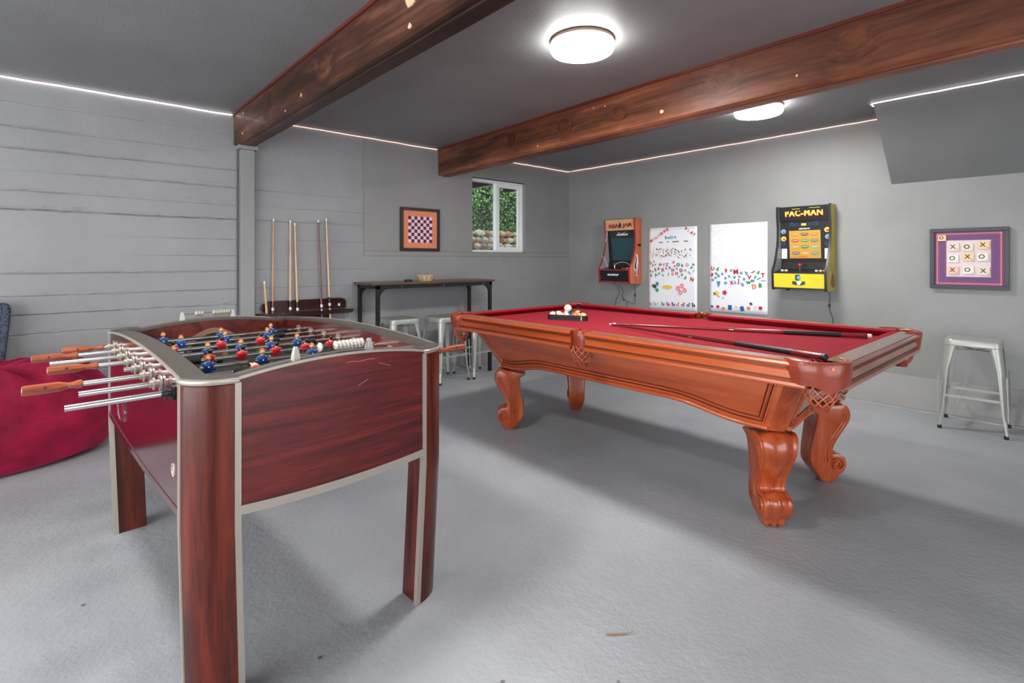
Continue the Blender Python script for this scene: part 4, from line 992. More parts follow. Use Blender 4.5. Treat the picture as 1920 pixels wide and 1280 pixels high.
def tile(par, x, z, ch, mi, s=.031, rot=0.):
    o = MB().box((-s*1.06, -.010, -s), (s*1.06, 0, s)).build('letter_tile', TM[mi], par, smooth=0, bevel=.0015); o.location = (x, -.013, z); o.rotation_euler = (0, rot, 0)
    m = MB(); m.mesh_in(text_mesh(ch, s*1.5, .0003, .0010), on_back(-.005, -.0104, .003)); m.mesh_in(text_mesh('8' if ch == 'X' else '1', s*.5, .0003), on_back(s*.72, -.0104, -s*.66)); m.build('letter', INK, o, smooth=0)
jt = [(.0, -.002), (-.004, -.004), (.002, .010), (-.004, 0), (.0, .012), (-.004, .012), (-.003, 0), (0, .003), (.004, -.004)]
for r_ in range(3):
    for c_ in range(3):
        dx, dz = jt[r_*3+c_]; ch, mi = TL[r_][c_]; tile(t, -.086+.088*c_+dx, .094-.094*r_+dz, ch, mi, rot=(-.05, .02, .04)[(r_+c_) % 3])
tile(t, -.158, .166, 'O', 1, .024)

# ------------------------------------------------------------------ arcade machines
def arcade(name, label, xr_, zb, skin):
    """wall-hung arcade machine; origin at the wall on its lower right corner, local x to the left is negative"""
    t = thing(name, label, 'arcade machine', (xr_, -.002, zb), group='wall-mounted arcade machines')
    W = .472; hh = .80; th = .018
    side, edge, front = skin['side'], skin['edge'], skin['front']
    prof = [(0, 0), (-.225, .0), (-.240, .012), (-.252, .165), (-.246, .19), (-.205, .245), (-.165, .33), (-.135, .42), (-.122, .50), (-.122, .60), (-.138, .70), (-.140, .79), (-.130, .80), (0, .80)]
    for nm, x0 in (('side_panel', -th), ('side_panel', -W)):
        m = MB(); m.prism(prof, x0, x0+th, 'x'); o = m.build(nm, side if x0 == -th else skin['inner'], t, smooth=20)
        pts = [(x0+th/2, y, z) for y, z in prof[1:-1]]; m = MB()
        m.ring([[(x0-.001, y-.001, z), (x0+th+.001, y-.001, z), (x0+th+.001, y+.006, z+.0), (x0-.001, y+.006, z)] for _, y, z in pts]); m.build('edge_moulding', edge, o, smooth=20)
    a, b = -W+th, -th
    MB().box((a, -.02, .03), (b, 0, .79)).build('back_panel', M_BLKPL, t, smooth=0)
    MB().box((a, -.10, .782), (b, 0, .796)).build('top_panel', M_BLKPL, t, smooth=0)
    m = MB(); m.prism([(-.105, .66), (-.125, .79), (-.09, .79), (-.07, .66)], a, b, 'x'); mq = m.build('marquee', skin['marquee'], t, smooth=0)
    # bezel slopes back from under the marquee to the control deck
    m = MB(); m.prism([(-.085, .66), (-.048, .25), (-.03, .25), (-.06, .66)], a, b, 'x'); bz = m.build('bezel', M_BLKPL, t, smooth=0)
    def by(z): return -.085+(.66-z)/(.41)*.037
    sx0, sx1, sz0, sz1 = skin['screen']
    m = MB(); m.add([(a+sx0, by(sz0)-.003, sz0), (a+sx1, by(sz0)-.003, sz0), (a+sx1, by(sz1)-.003, sz1), (a+sx0, by(sz1)-.003, sz1)], [(0, 1, 2, 3)]); m.build('screen', skin['scr'], t, smooth=0)
    m = MB(); m.prism([(-.05, .20), (-.244, .168), (-.244, .155), (-.05, .17)], a, b, 'x'); m.build('control_deck', M_BLKPL, t, smooth=0)
    m = MB(); m.box((a, -.062, .18), (b, -.04, .26)); m.build('deck_back', M_BLKPL, t, smooth=0)
    m = MB(); m.prism([(-.230, .022), (-.2455, .160), (-.235, .160), (-.218, .022)], a, b, 'x'); m.build('front_panel', front, t, smooth=0)
    m = MB(); m.box((a, -.2485, .158), (b, -.232, .170)); m.box((a, -.236, .012), (b, -.218, .024)); m.build('front_trim', skin['lip'], t, smooth=0)
    MB().box((a, -.215, .014), (b, -.02, .022)).build('base_panel', M_BLKPL, t, smooth=0)
    js = skin['joy']; jx = a+js*(b-a); jz = .18
    m = MB(); m.cyl((jx, -.15, jz), (jx, -.152, jz+.045), .0045, n=8); s = m.build('joystick', M_CHROME, t); MB().sphere((jx, -.152, jz+.055), .015, 14, 10).build('ball_top', M_RED, s)
    for f, c in skin['buttons']:
        x = a+f*(b-a); m = MB(); m.cyl((x, -.17, .176), (x, -.171, .192), .014, n=14); m.build('button', c, t)
    def txt(nm, s, size, x, z, mt, bold=0, plane='marquee', rz=0, sx=1, sz=1, dy=0, ext=.0008, sp=1.):
        y = {'marquee': -.125+.02*(.79-z)/.13, 'bezel': by(z), 'front': -.2455+.0155*(.160-z)/.138, 'side': 0}[plane]-.0015+dy
        m = MB(); m.mesh_in(text_mesh(s, size, ext, bold, sp), on_back(a+x, y, z, rz, sx, sz)); return m.build(nm, mt, t, smooth=0)
    return t, a, b, by, txt
YEL = mat('yellow_panel', (244, 212, 52), .4); SIDEY = mat('golden_side_art', (190, 166, 62), .45, var=.08, vscale=6)
GREYIN = mat('grey_inner_side', (150, 148, 152), .5)
def screen_mat(name, c1, c2, e):
    m = mat(name, c1, .12, emit=c1, estr=e); return m
M_SY = screen_mat('menu_screen_gold', (186, 150, 70), None, .2)
pm, a, b, by, tx = arcade('arcade_machine', 'black and yellow wall-mounted arcade machine with yellow front and golden side', 3.304, .945,
    dict(side=SIDEY, edge=M_BLKPL, inner=GREYIN, front=YEL, lip=M_BLKPL, marquee=M_BLKPL, scr=M_SY, screen=(.078, .352, .30, .565), joy=.46, buttons=((.80, M_WHPL), (.88, M_WHPL), (.96, M_WHPL), (.12, M_WHPL), (.20, M_WHPL))))
M_LY = mat('logo_yellow', (252, 214, 84), .4, emit=(252, 214, 84), estr=.25); M_LR = mat('logo_red', (206, 52, 36), .4, emit=(206, 52, 36), estr=.15); M_LB = mat('maze_blue', (36, 96, 140), .4, emit=(36, 96, 140), estr=.2)
M_LW = mat('print_white', (236, 240, 242), .4); M_LC = mat('print_cyan', (96, 176, 206), .4); M_DKG = mat('print_dark_green', (26, 72, 58), .5)
tx('logo_shadow', 'PAC-MAN', .070, .223, .727, M_LR, .0035, dy=.0007, sx=1.0, sz=1.12, sp=1.1); tx('logo', 'PAC-MAN', .070, .220, .731, M_LY, .0018, dy=-.0006, sx=1.0, sz=1.1, sp=1.1)
m = MB()
for s, x0, x1, z in ((-1, .12, .19, .768), (1, .27, .36, .772)):
    y = -.125+.02*(.79-z)/.13-.002; m.box((a+x0, y, z), (a+x1, y+.001, z+.003))
m.build('swoosh', M_LY, pm, smooth=0)
def outline(m, x, z, w_, h_, y, t_=.0025):
    m.box((x, y-.001, z), (x+w_, y, z+t_)); m.box((x, y-.001, z+h_-t_), (x+w_, y, z+h_)); m.box((x, y-.001, z), (x+t_, y, z+h_)); m.box((x+w_-t_, y-.001, z), (x+w_, y, z+h_))
m = MB()     # blue maze lines on the bezel
for x, z, w_, h_ in ((.085, .612, .035, .028), (.13, .612, .035, .022), (.10, .622, .02, .025), (.25, .612, .035, .022), (.295, .612, .04, .03), (.315, .620, .02, .030), (.008, .425, .028, .04), (.02, .40, .032, .045), (.385, .425, .02, .045), (.40, .41, .026, .05), (.012, .44, .02, .035)):
    outline(m, a+x, z, w_, h_, by(z)-.002)
m.build('maze_lines', M_LB, pm, smooth=0)
m = MB(); m.box((a+.19, by(.62)-.004, .612), (a+.232, by(.62)-.002, .632)); m.build('gold_label', M_LY, pm, smooth=0)
for (x, z) in ((.030, .345), (.407, .345)):   # instruction cards
    m = MB(); m.box((a+x-.024, by(z)-.006, z-.048), (a+x+.024, by(z)-.002, z+.048)); o = m.build('instruction_card', M_LW, pm, smooth=0)
    m = MB()
    for k in range(4): m.box((a+x-.01, by(z)-.007, z+.03-.017*k), (a+x+.008, by(z)-.006, z+.033-.017*k))
    m.build('card_lines', mat('card_ink', (120, 140, 150), .6), o, smooth=0)
for x, z, c in ((.028, .56, M_LC), (.028, .49, M_LY), (.408, .565, M_LY), (.412, .50, M_LC)):   # plain round emblems in place of the printed figures
    m = MB(); m.cyl((a+x, by(z)-.001, z), (a+x, by(z)-.0035, z), .023, n=18); o = m.build('round_emblem', c, pm, smooth=20)
    m = MB(); m.cyl((a+x+.004, by(z)-.0036, z-.006), (a+x+.004, by(z)-.0048, z-.006), .012, n=14); m.build('emblem_centre', M_LR, o, smooth=20)
tx('maker_name', 'ARCADE1UP', .017, .215, .582, M_LW, .0006, 'bezel', dy=-.002)
cols = [(178, 112, 46), (84, 44, 52), (190, 96, 40), (176, 36, 40), (62, 116, 66), (92, 76, 84), (146, 140, 86), (52, 92, 58), (96, 150, 128), (72, 66, 92), (196, 130, 72), (82, 104, 132)]
for r_ in range(4):
    for c_ in range(3):
        x = a+.078+.055+c_*.083; z = .530-.060*r_; y = by(z)-.004; m = MB()
        m.prism([(x+.036*math.cos(q_), z+.016*math.sin(q_)*(1 if abs(math.cos(q_)) < .8 else .5)) for q_ in [2*PI*k/16 for k in range(16)]], y, y+.001, 'y')
        m.cur = 1; m.box((x-.024, y-.0006, z-.003), (x+.024, y, z+.003)); m.build('menu_icon', [mat('icon_%d%d' % (r_, c_), cols[r_*3+c_], .4, emit=cols[r_*3+c_], estr=.35), mat('icon_band', (206, 190, 150), .4)], pm, smooth=0)
m = MB(); m.box((a+.09, by(.31)-.0045, .308), (a+.235, by(.31)-.003, .313)); m.box((a+.16, by(.31)-.0045, .318), (a+.24, by(.31)-.003, .321)); m.build('screen_line', M_LR, pm, smooth=0)
# front badge (abstract): dark green wings, blue and white middle
def fy(z): return -.2455+.0155*(.160-z)/.138-.002
m = MB(); 
for s in (-1, 1): m.prism([(a+.218+s*.012, .05), (a+.218+s*.055, .058), (a+.218+s*.055, .088), (a+.218+s*.018, .082)], fy(.06)-.001, fy(.06), 'y')
m.prism([(a+.19, .10), (a+.192, .155), (a+.235, .155), (a+.225, .09)], fy(.12)-.001, fy(.12), 'y'); o = m.build('front_emblem', M_DKG, pm, smooth=0)
m = MB(); m.cyl((a+.222, fy(.12)-.0012, .12), (a+.222, fy(.12)-.003, .12), .017, n=14); m.build('emblem_centre', M_LC, o, smooth=20)
m = MB(); m.prism([(a+.200, .075), (a+.222, .045), (a+.246, .075), (a+.222, .095)], fy(.07)-.003, fy(.07)-.001, 'y'); m.build('emblem_tip', M_LW, o, smooth=0)
m = MB(); 
for k in range(12): an = 2*PI*k/12; m.cyl((a+.366+.018*math.cos(an), fy(.1), .098+.018*math.sin(an)), (a+.366+.018*math.cos(an), fy(.1)-.001, .098+.018*math.sin(an)), .0018, n=6)
m.cyl((a+.366, fy(.1), .098), (a+.366, fy(.1)-.001, .098), .002, n=6); m.build('speaker_holes', mat('hole', (120, 100, 30), .6), pm)
# side art: plain blocks of colour
m = MB(); m.prism([(-.06, .16), (-.10, .22), (-.13, .27), (-.11, .17)], .0, .001, 'x'); m.build('side_art', mat('art_teal', (88, 148, 140), .5), pm, smooth=0)
m = MB(); m.prism([(-.03, .04), (-.10, .03), (-.14, .08), (-.10, .16), (-.05, .15)], .0, .0012, 'x'); m.build('side_art', mat('art_brown', (150, 88, 56), .5), pm, smooth=0)
m = MB(); m.tube([(-.045, -.05, .0), (-.04, -.02, -.05), (-.046, -.008, -.10), (-.05, -.006, -.13), (-.045, -.006, -.19), (-.02, -.006, -.26), (-.015, -.006, -.5), (-.02, -.006, -.68)], .0022, 6); m.cyl((-.050, -.006, -.128), (-.050, -.006, -.152), .009, n=8); m.build('power_cable', M_BLKPL, pm)
MB().box((a+.09, -.19, -.006), (a+.11, -.15, .016)).build('switch', M_BLKPL, pm, smooth=0)

ORS = wood('basket_court_side', (168, 80, 44), (214, 120, 78), 2, .4, .2, 1., 12., .03)
MQ = wood('plank_marquee', (222, 150, 100), (246, 206, 156), 0, .4, .2, 1., 16., .03)
REDE = mat('red_edge', (170, 34, 44), .35)
M_SD = mat('dark_screen', (36, 58, 64), .08, emit=(40, 70, 78), estr=.25)
nb, a, b, by, tx = arcade('arcade_machine', 'red and black wall-mounted arcade machine with orange sides and a dark screen', 1.198, .941,
    dict(side=ORS, edge=REDE, inner=GREYIN, front=M_BLKPL, lip=REDE, marquee=MQ, scr=M_SD, screen=(.055, .395, .28, .56), joy=.37, buttons=((.68, M_RED), (.76, M_RED), (.84, M_WHPL))))
m = MB()
for z in (.688, .718, .748, .772): m.box((a+.002, -.126+.02*(.79-z)/.13, z), (b-.002, -.124+.02*(.79-z)/.13, z+.0018))
m.build('plank_lines', mat('plank_line', (150, 88, 50), .5), nb, smooth=0)
for wd_, xx_ in (('NBA', .118), ('JAM', .318)):
    tx('title_outline', wd_, .072, xx_, .722, mat('title_dark', (70, 26, 26), .5), .0045, dy=.0006, sx=.95, sz=1.1, sp=1.12); tx('title', wd_, .070, xx_, .724, mat('title_red', (204, 44, 44), .4), .0015, dy=-.001, sx=.95, sz=1.1, sp=1.12)
m = MB(); yy_ = -.118; m.cyl((a+.216, yy_, .744), (a+.216, yy_-.004, .744), .012, n=12); m.prism([(a+.200, .690), (a+.232, .690), (a+.236, .735), (a+.198, .735)], yy_-.003, yy_+.004, 'y'); m.build('title_figure', mat('title_navy', (36, 34, 60), .4), nb, smooth=0)
tx('maker_name', 'ARCADE1UP', .030, .225, .605, M_LW, .0016, 'bezel', dy=-.002); tx('maker_name', 'ARCADE1UP', .030, .200, .105, M_LW, .0016, 'front')
m = MB(); m.tube([(a+.19+.11*math.cos(k*PI/16)+.03, by(.26)-.02-.0, .215+.045*math.sin(k*PI/16)) for k in range(17)], .003, 5); m.build('court_arc', M_LW, nb)
m = MB(); m.tube([(a+.16+.12*k/8, by(.64)-.004, .638-.02*math.sin(PI*k/8)) for k in range(9)], .0025, 5); m.build('bezel_arc', M_LW, nb)
m = MB(); m.tube([(a+.002, -.20+.014*k, .20+.13*(1-(k/8)**2)) for k in range(9)], .003, 5); m.build('inner_arc', M_LW, nb)
m = MB(); m.tube([(a+.002, -.13+.006*k, .52+.02*k) for k in range(7)], .003, 5); m.build('inner_arc', M_LW, nb)
m = MB(); m.box((-.001, -.085, .455), (.0012, -.015, .485)); m.build('side_vent', M_BLKPL, nb, smooth=0)
# dribbling player logo on the side: blue and white shield with a running silhouette
def sh(m, pts, x): m.prism([(-.155+u_*.09, .10+v_*.25) for u_, v_ in pts], x, x+.0012, 'x')
cx_ = [(0, .06), (.1, 0), (.9, 0), (1, .06), (1, .94), (.9, 1), (.1, 1), (0, .94)]
m = MB(); m.cur = 0; sh(m, [(.30, -.02), (.95, -.02), (1.02, .1), (1.0, .55), (.78, 1.02), (.42, 1.02), (.30, .75), (.02, .5), (-.02, .3), (.32, .2)], .0003)
m.cur = 1; sh(m, [(.30, 0), (.48, .02), (.50, .25), (.46, .5), (.62, .78), (.52, .98), (.44, .98), (.36, .72), (.08, .5), (.04, .34), (.36, .3)], .0014)
m.cur = 2; sh(m, [(.62, .0), (.92, .0), (.97, .12), (.95, .5), (.84, .62), (.76, .4), (.72, .2)], .0014)
m.build('player_logo', [M_LW, mat('logo_blue', (48, 60, 120), .4), mat('logo_crimson', (190, 50, 60), .4)], nb, smooth=0)
m = MB(); m.tube([(-.33, -.12, 0), (-.33, -.03, -.06), (-.325, -.006, -.13), (-.36, -.006, -.19), (-.385, -.006, -.23), (-.39, -.006, -.5)], .0023, 6)
m.tube([(-.27, -.12, 0), (-.265, -.03, -.07), (-.27, -.006, -.13), (-.29, -.006, -.16), (-.26, -.006, -.215), (-.21, -.006, -.235), (-.15, -.006, -.25), (-.10, -.006, -.262), (-.09, -.006, -.2), (-.09, -.006, -.10), (-.09, -.05, 0)], .0023, 6)
m.tube([(-.21, -.006, -.235), (-.215, -.006, -.30), (-.22, -.006, -.45)], .0023, 6); m.sphere((-.26, -.008, -.216), .009, 8, 6, (1.8, .6, 1)); m.cyl((-.09, -.008, -.13), (-.09, -.008, -.165), .009, n=8)
m.build('power_cable', M_BLKPL, nb)

# ------------------------------------------------------------------ magnetic whiteboards
B1 = (1.304, 1.934, .645, 1.612); B2 = (2.081, 2.699, .668, 1.618)
M_SHEET = mat('white_board_sheet', (243, 245, 252), .3, coat=.2)
def board(B, label, bend):
    t = thing('whiteboard', label, 'whiteboard', ((B[0]+B[1])/2, -.003, B[2])); w_ = (B[1]-B[0])/2; h_ = B[3]-B[2]
    m = MB(); m.grid(lambda u, v: (-w_+2*w_*u, -.004-bend*.01*math.sin(PI*v)*abs(2*u-1)**6, h_*v), 16, 16); m.build('sheet', M_SHEET, t, smooth=60, solid=.003); return t
w1 = board(B1, 'white magnetic sheet board with coloured letters reading welcome, hello and play', .1)
w2 = board(B2, 'white magnetic sheet board with pale word strips above coloured letters', .1)
MC = {'red': (196, 38, 58), 'orange': (232, 128, 84), 'pink': (232, 132, 136), 'green': (42, 150, 92), 'teal': (60, 142, 152), 'blue': (90, 142, 196), 'maroon': (132, 40, 56), 'navy': (62, 66, 122), 'yellow': (236, 206, 80), 'black': (44, 44, 52), 'brown': (150, 100, 66), 'cream': (238, 214, 176), 'slate': (92, 100, 128), 'deep blue': (34, 98, 166), 'light blue': (160, 186, 222)}
MM = {k: mat('magnet_'+k.replace(' ', '_'), v, .35) for k, v in MC.items()}
def c1(x, y): u = (x-88)/662; return B1[0]+(B1[1]-B1[0])*u, B1[3]-(B1[3]-B1[2])*((y-(93-28*u))/((1200+22*u)-(93-28*u)))
def c2(x, y): u = (x-76)/754; return B2[0]+(B2[1]-B2[0])*u, B2[3]-(B2[3]-B2[2])*((y-(86-38*u))/((1195+63*u)-(86-38*u)))
L1 = [('W', 130, 268, 'red', 38, 1.1), ('E', 175, 237, 'orange', 35, .8), ('L', 205, 217, 'red', 35, .95), ('C', 238, 193, 'orange', 32, .95), ('O', 276, 168, 'red', 30, 1.1), ('M', 320, 132, 'orange', 30, 1.1), ('E', 360, 108, 'red', 20, 1.1),
  ('P', 612, 102, 'red', -20, 1.1), ('L', 645, 126, 'orange', -30, 1), ('A', 682, 156, 'red', -30, 1.05), ('Y', 718, 178, 'red', -30, 1.05),
  ('h', 340, 218, 'teal', 0, 1.2), ('e', 375, 226, 'teal', 0, 1), ('l', 403, 220, 'teal', 0, 1.1), ('l', 424, 216, 'teal', 0, 1.1), ('o', 464, 216, 'blue', 0, 1.1),
  ('C', 118, 572, 'red', 50, 1.1), ('o', 168, 552, 'pink', 0, 1.2), ('Z', 152, 606, 'teal', 20, .9), ('r', 192, 596, 'green', 0, 1), ('H', 258, 592, 'red', 25, 1.1), ('r', 312, 592, 'green', 0, 1.2), ('Z', 353, 592, 'red', -8, 1.2), ('w', 442, 560, 'orange', 30, 1.2), ('e', 458, 612, 'green', 0, .9), ('O', 505, 591, 'maroon', 0, 1.2), ('b', 560, 597, 'green', 0, 1.2), ('D', 627, 592, 'pink', 0, 1.2), ('a', 705, 585, 'green', 20, 1.2), ('p', 680, 632, 'green', -40, 1.1),
  ('d', 115, 687, 'green', 0, 1), ('a', 152, 692, 'pink', 0, 1.1), ('S', 187, 665, 'red', 15, 1.25), ('R', 236, 651, 'green', -8, 1), ('X', 291, 666, 'red', 10, 1.3), ('x', 343, 646, 'blue', 0, 1.1), ('A', 390, 632, 'slate', 0, 1), ('H', 433, 667, 'red', -15, 1.2), ('a', 488, 645, 'blue', 0, 1.1), ('D', 545, 668, 'red', 20, 1.3), ('n', 600, 667, 'blue', 30, 1.1), ('y', 656, 700, 'blue', 60, 1.1), ('l', 711, 671, 'teal', -35, 1.1),
  ('R', 130, 746, 'green', 0, 1), ('A', 196, 736, 'green', 20, 1.2), ('x', 241, 717, 'green', 0, 1.1), ('z', 296, 741, 'teal', 25, 1), ('I', 372, 725, 'green', 0, 1.1), ('B', 430, 721, 'pink', 0, 1.2), ('O', 485, 712, 'red', 0, 1.2), ('l', 513, 757, 'green', -55, 1.1), ('P', 560, 730, 'green', 20, 1), ('3', 600, 768, 'green', -30, 1.2), ('N', 687, 786, 'red', -15, 1.4)]
L2 = [('U', 120, 650, 'red', -15, 1.4), ('d', 188, 655, 'green', -10, 1.3), ('F', 308, 681, 'red', 10, 1.3), ('u', 372, 676, 'green', -20, 1.2), ('M', 435, 693, 'red', 5, 1.7), ('o', 503, 710, 'green', 0, 1.2), ('b', 571, 708, 'blue', 20, 1.3), ('l', 656, 697, 'red', -60, 1.4), ('d', 718, 701, 'green', -20, 1.2), ('T', 774, 740, 'red', 0, 1.4),
  ('B', 115, 731, 'red', -30, 1.3), ('a', 168, 713, 'blue', 0, 1.2), ('k', 207, 738, 'green', 10, 1.3), ('a', 254, 721, 'blue', 0, 1.2), ('o', 298, 776, 'blue', 0, 1.2), ('x', 348, 752, 'blue', 20, 1.2), ('v', 418, 769, 'green', 0, 1.4), ('t', 478, 756, 'blue', 50, 1.2), ('V', 607, 766, 'red', -8, 1.4), ('f', 680, 769, 'green', -20, 1.2), ('l', 725, 783, 'teal', -62, 1.3), ('l', 780, 809, 'light blue', -85, 1.5),
  ('o', 122, 796, 'blue', 0, 1.3), ('x', 162, 769, 'green', 0, 1.1), ('n', 540, 791, 'green', -30, 1.2), ('m', 648, 812, 'teal', 0, 1.1), ('o', 300, 838, 'blue', 0, 1.4), ('X', 380, 833, 'red', 10, 1.3), ('k', 430, 829, 'blue', 0, 1.1), ('J', 467, 821, 'red', 0, 1.4), ('b', 522, 856, 'blue', 20, 1.3), ('w', 596, 836, 'green', 0, 1.5), ('D', 667, 885, 'orange', 10, 1.5), ('B', 743, 871, 'green', 0, 1.4)]
def letters(LL, cf, which, yoff):
    items = []
    for ch, x, y, col, rot, s in LL:
        X, Z = cf(x, y); items.append((ch, col, X, Z, rot, s))
    cnt = {}
    for it in items: cnt[(it[0].lower(), it[1])] = cnt.get((it[0].lower(), it[1]), 0)+1
    for ch, col, X, Z, rot, s in items:
        me = text_mesh(ch, .044, .0022, .0016); o = bpy.data.objects.new('magnet_letter', me.copy() if not me.materials else me); COL.objects.link(o)
        o.data = me.copy(); o.data.materials.append(MM[col])
        o.matrix_world = on_back(X, -.0115, Z, math.radians(rot), s*.95, s*.95)
        lab = f"small {col} magnetic {'figure' if ch.isdigit() else 'letter'} {ch} on the {which} whiteboard"
        if cnt[(ch.lower(), col)] > 1:
            nn = sorted((abs(i[2]-X)+abs(i[3]-Z), i) for i in items if not (i[2] == X and i[3] == Z))
            n0, n1 = nn[0][1], nn[1][1]; lab += f", beside the {n0[1]} {n0[0]} and {n1[1]} {n1[0]}"
        tag(o, lab, 'magnet', f'magnetic letters on the {which} whiteboard')
letters(L1, c1, 'left', 0); letters(L2, c2, 'right', 0)
def magnet(shape, col, X, Z, s, rot, label, group):
    n = {'round': 16, 'diamond': 4, 'triangle': 3, 'pentagon': 5, 'hexagon': 6}.get(shape, 4)
    if shape in ('square', 'oblong'): k_ = 1.0 if shape == 'square' else 1.35; pts = [(-s, -s*k_), (s, -s*k_), (s, s*k_), (-s, s*k_)]
    elif shape == 'blob':
        q_ = random.Random(int(X*1e4)); h = q_.uniform(.5, 1.3); g_ = q_.choice((1, -1)); e_ = q_.uniform(.1, .5)
        pts = [(-.9, -1.1), (-.5, -1.1), (-.4, -.4), (.3, -.4), (.35, -1.1), (.8, -1.1), (.85, .2), (1.2, .3+e_), (1.1, .6+e_), (.7, .7+h*.4), (.35, .6+h*.5), (.3, .2), (-.5, .1+e_*.5), (-1.0, .3), (-1.15, .1)]
        pts = [(g_*u_*s*.85, v_*s) for u_, v_ in pts][::g_]
    elif shape == 'flower': pts = [(s*(1+.32*math.cos(5*a))*math.cos(a), s*(1+.32*math.cos(5*a))*math.sin(a)) for a in [2*PI*k/30 for k in range(30)]]
    elif shape == 'oval': pts = [(s*2.1*math.cos(a), s*.8*math.sin(a)) for a in [2*PI*k/20 for k in range(20)]]
    elif shape == 'cone': pts = [(-s*.9, s*1.2), (s*.9, s*1.2), (s*.7, s*.2), (s*.2, -s*1.6), (-s*.2, -s*1.6), (-s*.7, s*.2)]
    else: pts = [(s*(1.3 if shape == 'diamond' else 1)*math.cos(PI/2+2*PI*k/n), s*math.sin(PI/2+2*PI*k/n)) for k in range(n)]
    m = MB()
    if shape == 'ring': m.tube([(s*math.cos(a), 0, s*math.sin(a)) for a in [2*PI*k/18 for k in range(18)]], s*.38, 6, closed=True)
    else: m.prism(pts, -.003, .003, 'y')
    if shape == 'blob': m.cur = 1; m.box((-s*.4, -.0042, -s*.2), (s*.3, -.003, 0))
    o = m.build('shape_magnet', [MM[col], MM['cream' if col != 'cream' else 'brown']], None, smooth=20); o.location = (X, -.0125, Z); o.rotation_euler = (0, -math.radians(rot), 0)
    return tag(o, label, 'magnet', group)
G1 = 'picture magnets along the bottom of the left whiteboard'
for x, col in ((118, 'orange'), (185, 'light blue'), (230, 'cream'), (296, 'green'), (368, 'red'), (438, 'navy'), (498, 'pink'), (570, 'brown'), (640, 'slate'), (706, 'black')):
    X, Z = c1(x, 1132); magnet('blob', col, X, Z, .021 if col != 'cream' else .012, 0, f'small {col} picture magnet in the bottom row of the left whiteboard', G1)
for x, y, col, s, lb in ((160, 888, 'green', .02, 'left disc of the green cluster magnet on the left whiteboard'), (215, 858, 'teal', .02, 'blue-green upper disc of the cluster on the left whiteboard'), (213, 945, 'green', .02, 'lowest green disc of the cluster on the left whiteboard'), (186, 898, 'black', .019, 'black disc at the middle of the green cluster, left whiteboard')):
    X, Z = c1(x, y); magnet('flower', col, X, Z, s, 0, lb, 'flower cluster magnets on the left whiteboard').location.y -= .006 if col == 'black' else 0
X, Z = c1(358, 900); magnet('oval', 'yellow', X, Z, .030, 0, 'flat yellow oval magnet in the middle of the left whiteboard', None)
for x, y, lb in ((505, 912, 'left'), (556, 876, 'top'), (591, 935, 'right'), (535, 970, 'bottom')):
    X, Z = c1(x, y); magnet('ring', 'pink', X, Z, .019, 0, f'{lb} one of the four pink ring magnets on the left whiteboard', 'pink ring magnets')
G2 = 'shape magnets along the bottom of the right whiteboard'
for shp, x, y, col, s, r_, lb in (('diamond', 114, 1136, 'navy', .014, -20, 'small navy diamond magnet at the bottom left of the right whiteboard'), ('round', 194, 1142, 'red', .017, 0, 'red round magnet in the bottom left part of the right whiteboard'), ('square', 270, 1168, 'orange', .016, 10, 'orange square magnet in the bottom row of the right whiteboard'),
    ('oblong', 357, 1155, 'deep blue', .019, 0, 'upright deep blue oblong magnet on the right whiteboard'), ('triangle', 440, 1142, 'cream', .02, 0, 'pale cream triangle magnet between the two blue oblong magnets'), ('oblong', 516, 1172, 'deep blue', .019, 14, 'tilted deep blue oblong magnet on the right whiteboard'),
    ('hexagon', 598, 1166, 'orange', .019, 10, 'orange hexagon magnet in the bottom row of the right whiteboard'), ('diamond', 628, 1108, 'navy', .015, -35, 'small navy diamond magnet above the orange hexagon, right whiteboard'), ('triangle', 680, 1150, 'cream', .018, 20, 'pale cream triangle magnet left of the last red round magnet'), ('round', 746, 1165, 'red', .018, 0, 'red round magnet at the bottom right corner of the right whiteboard')):
    X, Z = c2(x, y); magnet(shp, col, X, Z, s, r_, lb, G2)
for shp, x, y, col, s, lb in (('cone', 205, 845, 'blue', .022, 'blue cone shaped magnet below the letters of the right whiteboard'), ('flower', 178, 966, 'yellow', .024, 'yellow flower shaped magnet, lower left of the right whiteboard'), ('blob', 152, 972, 'black', .012, 'tiny black magnet beside the yellow flower magnet'), ('flower', 287, 962, 'red', .022, 'red flower shaped magnet, lower left of the right whiteboard'), ('blob', 268, 1028, 'light blue', .011, 'small light blue magnet below the red flower magnet'), ('blob', 205, 1005, 'pink', .011, 'small pink magnet below the yellow flower magnet')):
    X, Z = c2(x, y); o = magnet(shp, col, X, Z, s, 0, lb, None)
    if col == 'black': o.location.y -= .006
# small word magnets nobody could count
q = random.Random(4); m = MB()
for k in range(150):
    gx = q.uniform(.0, 1.) if k % 3 else q.gauss(.45, .2); gz = q.gauss(.5, .26)
    if not (.03 < gx < .96 and .02 < gz < .98): continue
    x, y = 100+gx*600, 350+gz*160; X, Z = c1(x, y); m.cur = q.choice((0, 1, 2, 2)); s = q.uniform(.004, .0075); a = q.uniform(0, PI)
    for d_ in (0, PI/2):
        dx, dz = s*1.25*math.cos(a+d_), s*1.25*math.sin(a+d_); nx, nz = -dz*.35, dx*.35; y0 = -.0108
        m.add([(X-dx-nx, y0, Z-dz-nz), (X+dx-nx, y0, Z+dz-nz), (X+dx+nx, y0, Z+dz+nz), (X-dx+nx, y0, Z-dz+nz)], [(0, 1, 2, 3)])
o = m.build('word_magnets', [mat('magnet_salmon', (216, 150, 124), .5), mat('magnet_tan', (176, 134, 104), .5), mat('magnet_sand', (204, 168, 132), .5)], None, smooth=0, recalc=False); o['kind'] = 'stuff'; tag(o, 'scatter of tiny brown and orange magnets on the left whiteboard', 'magnets')
m = MB()
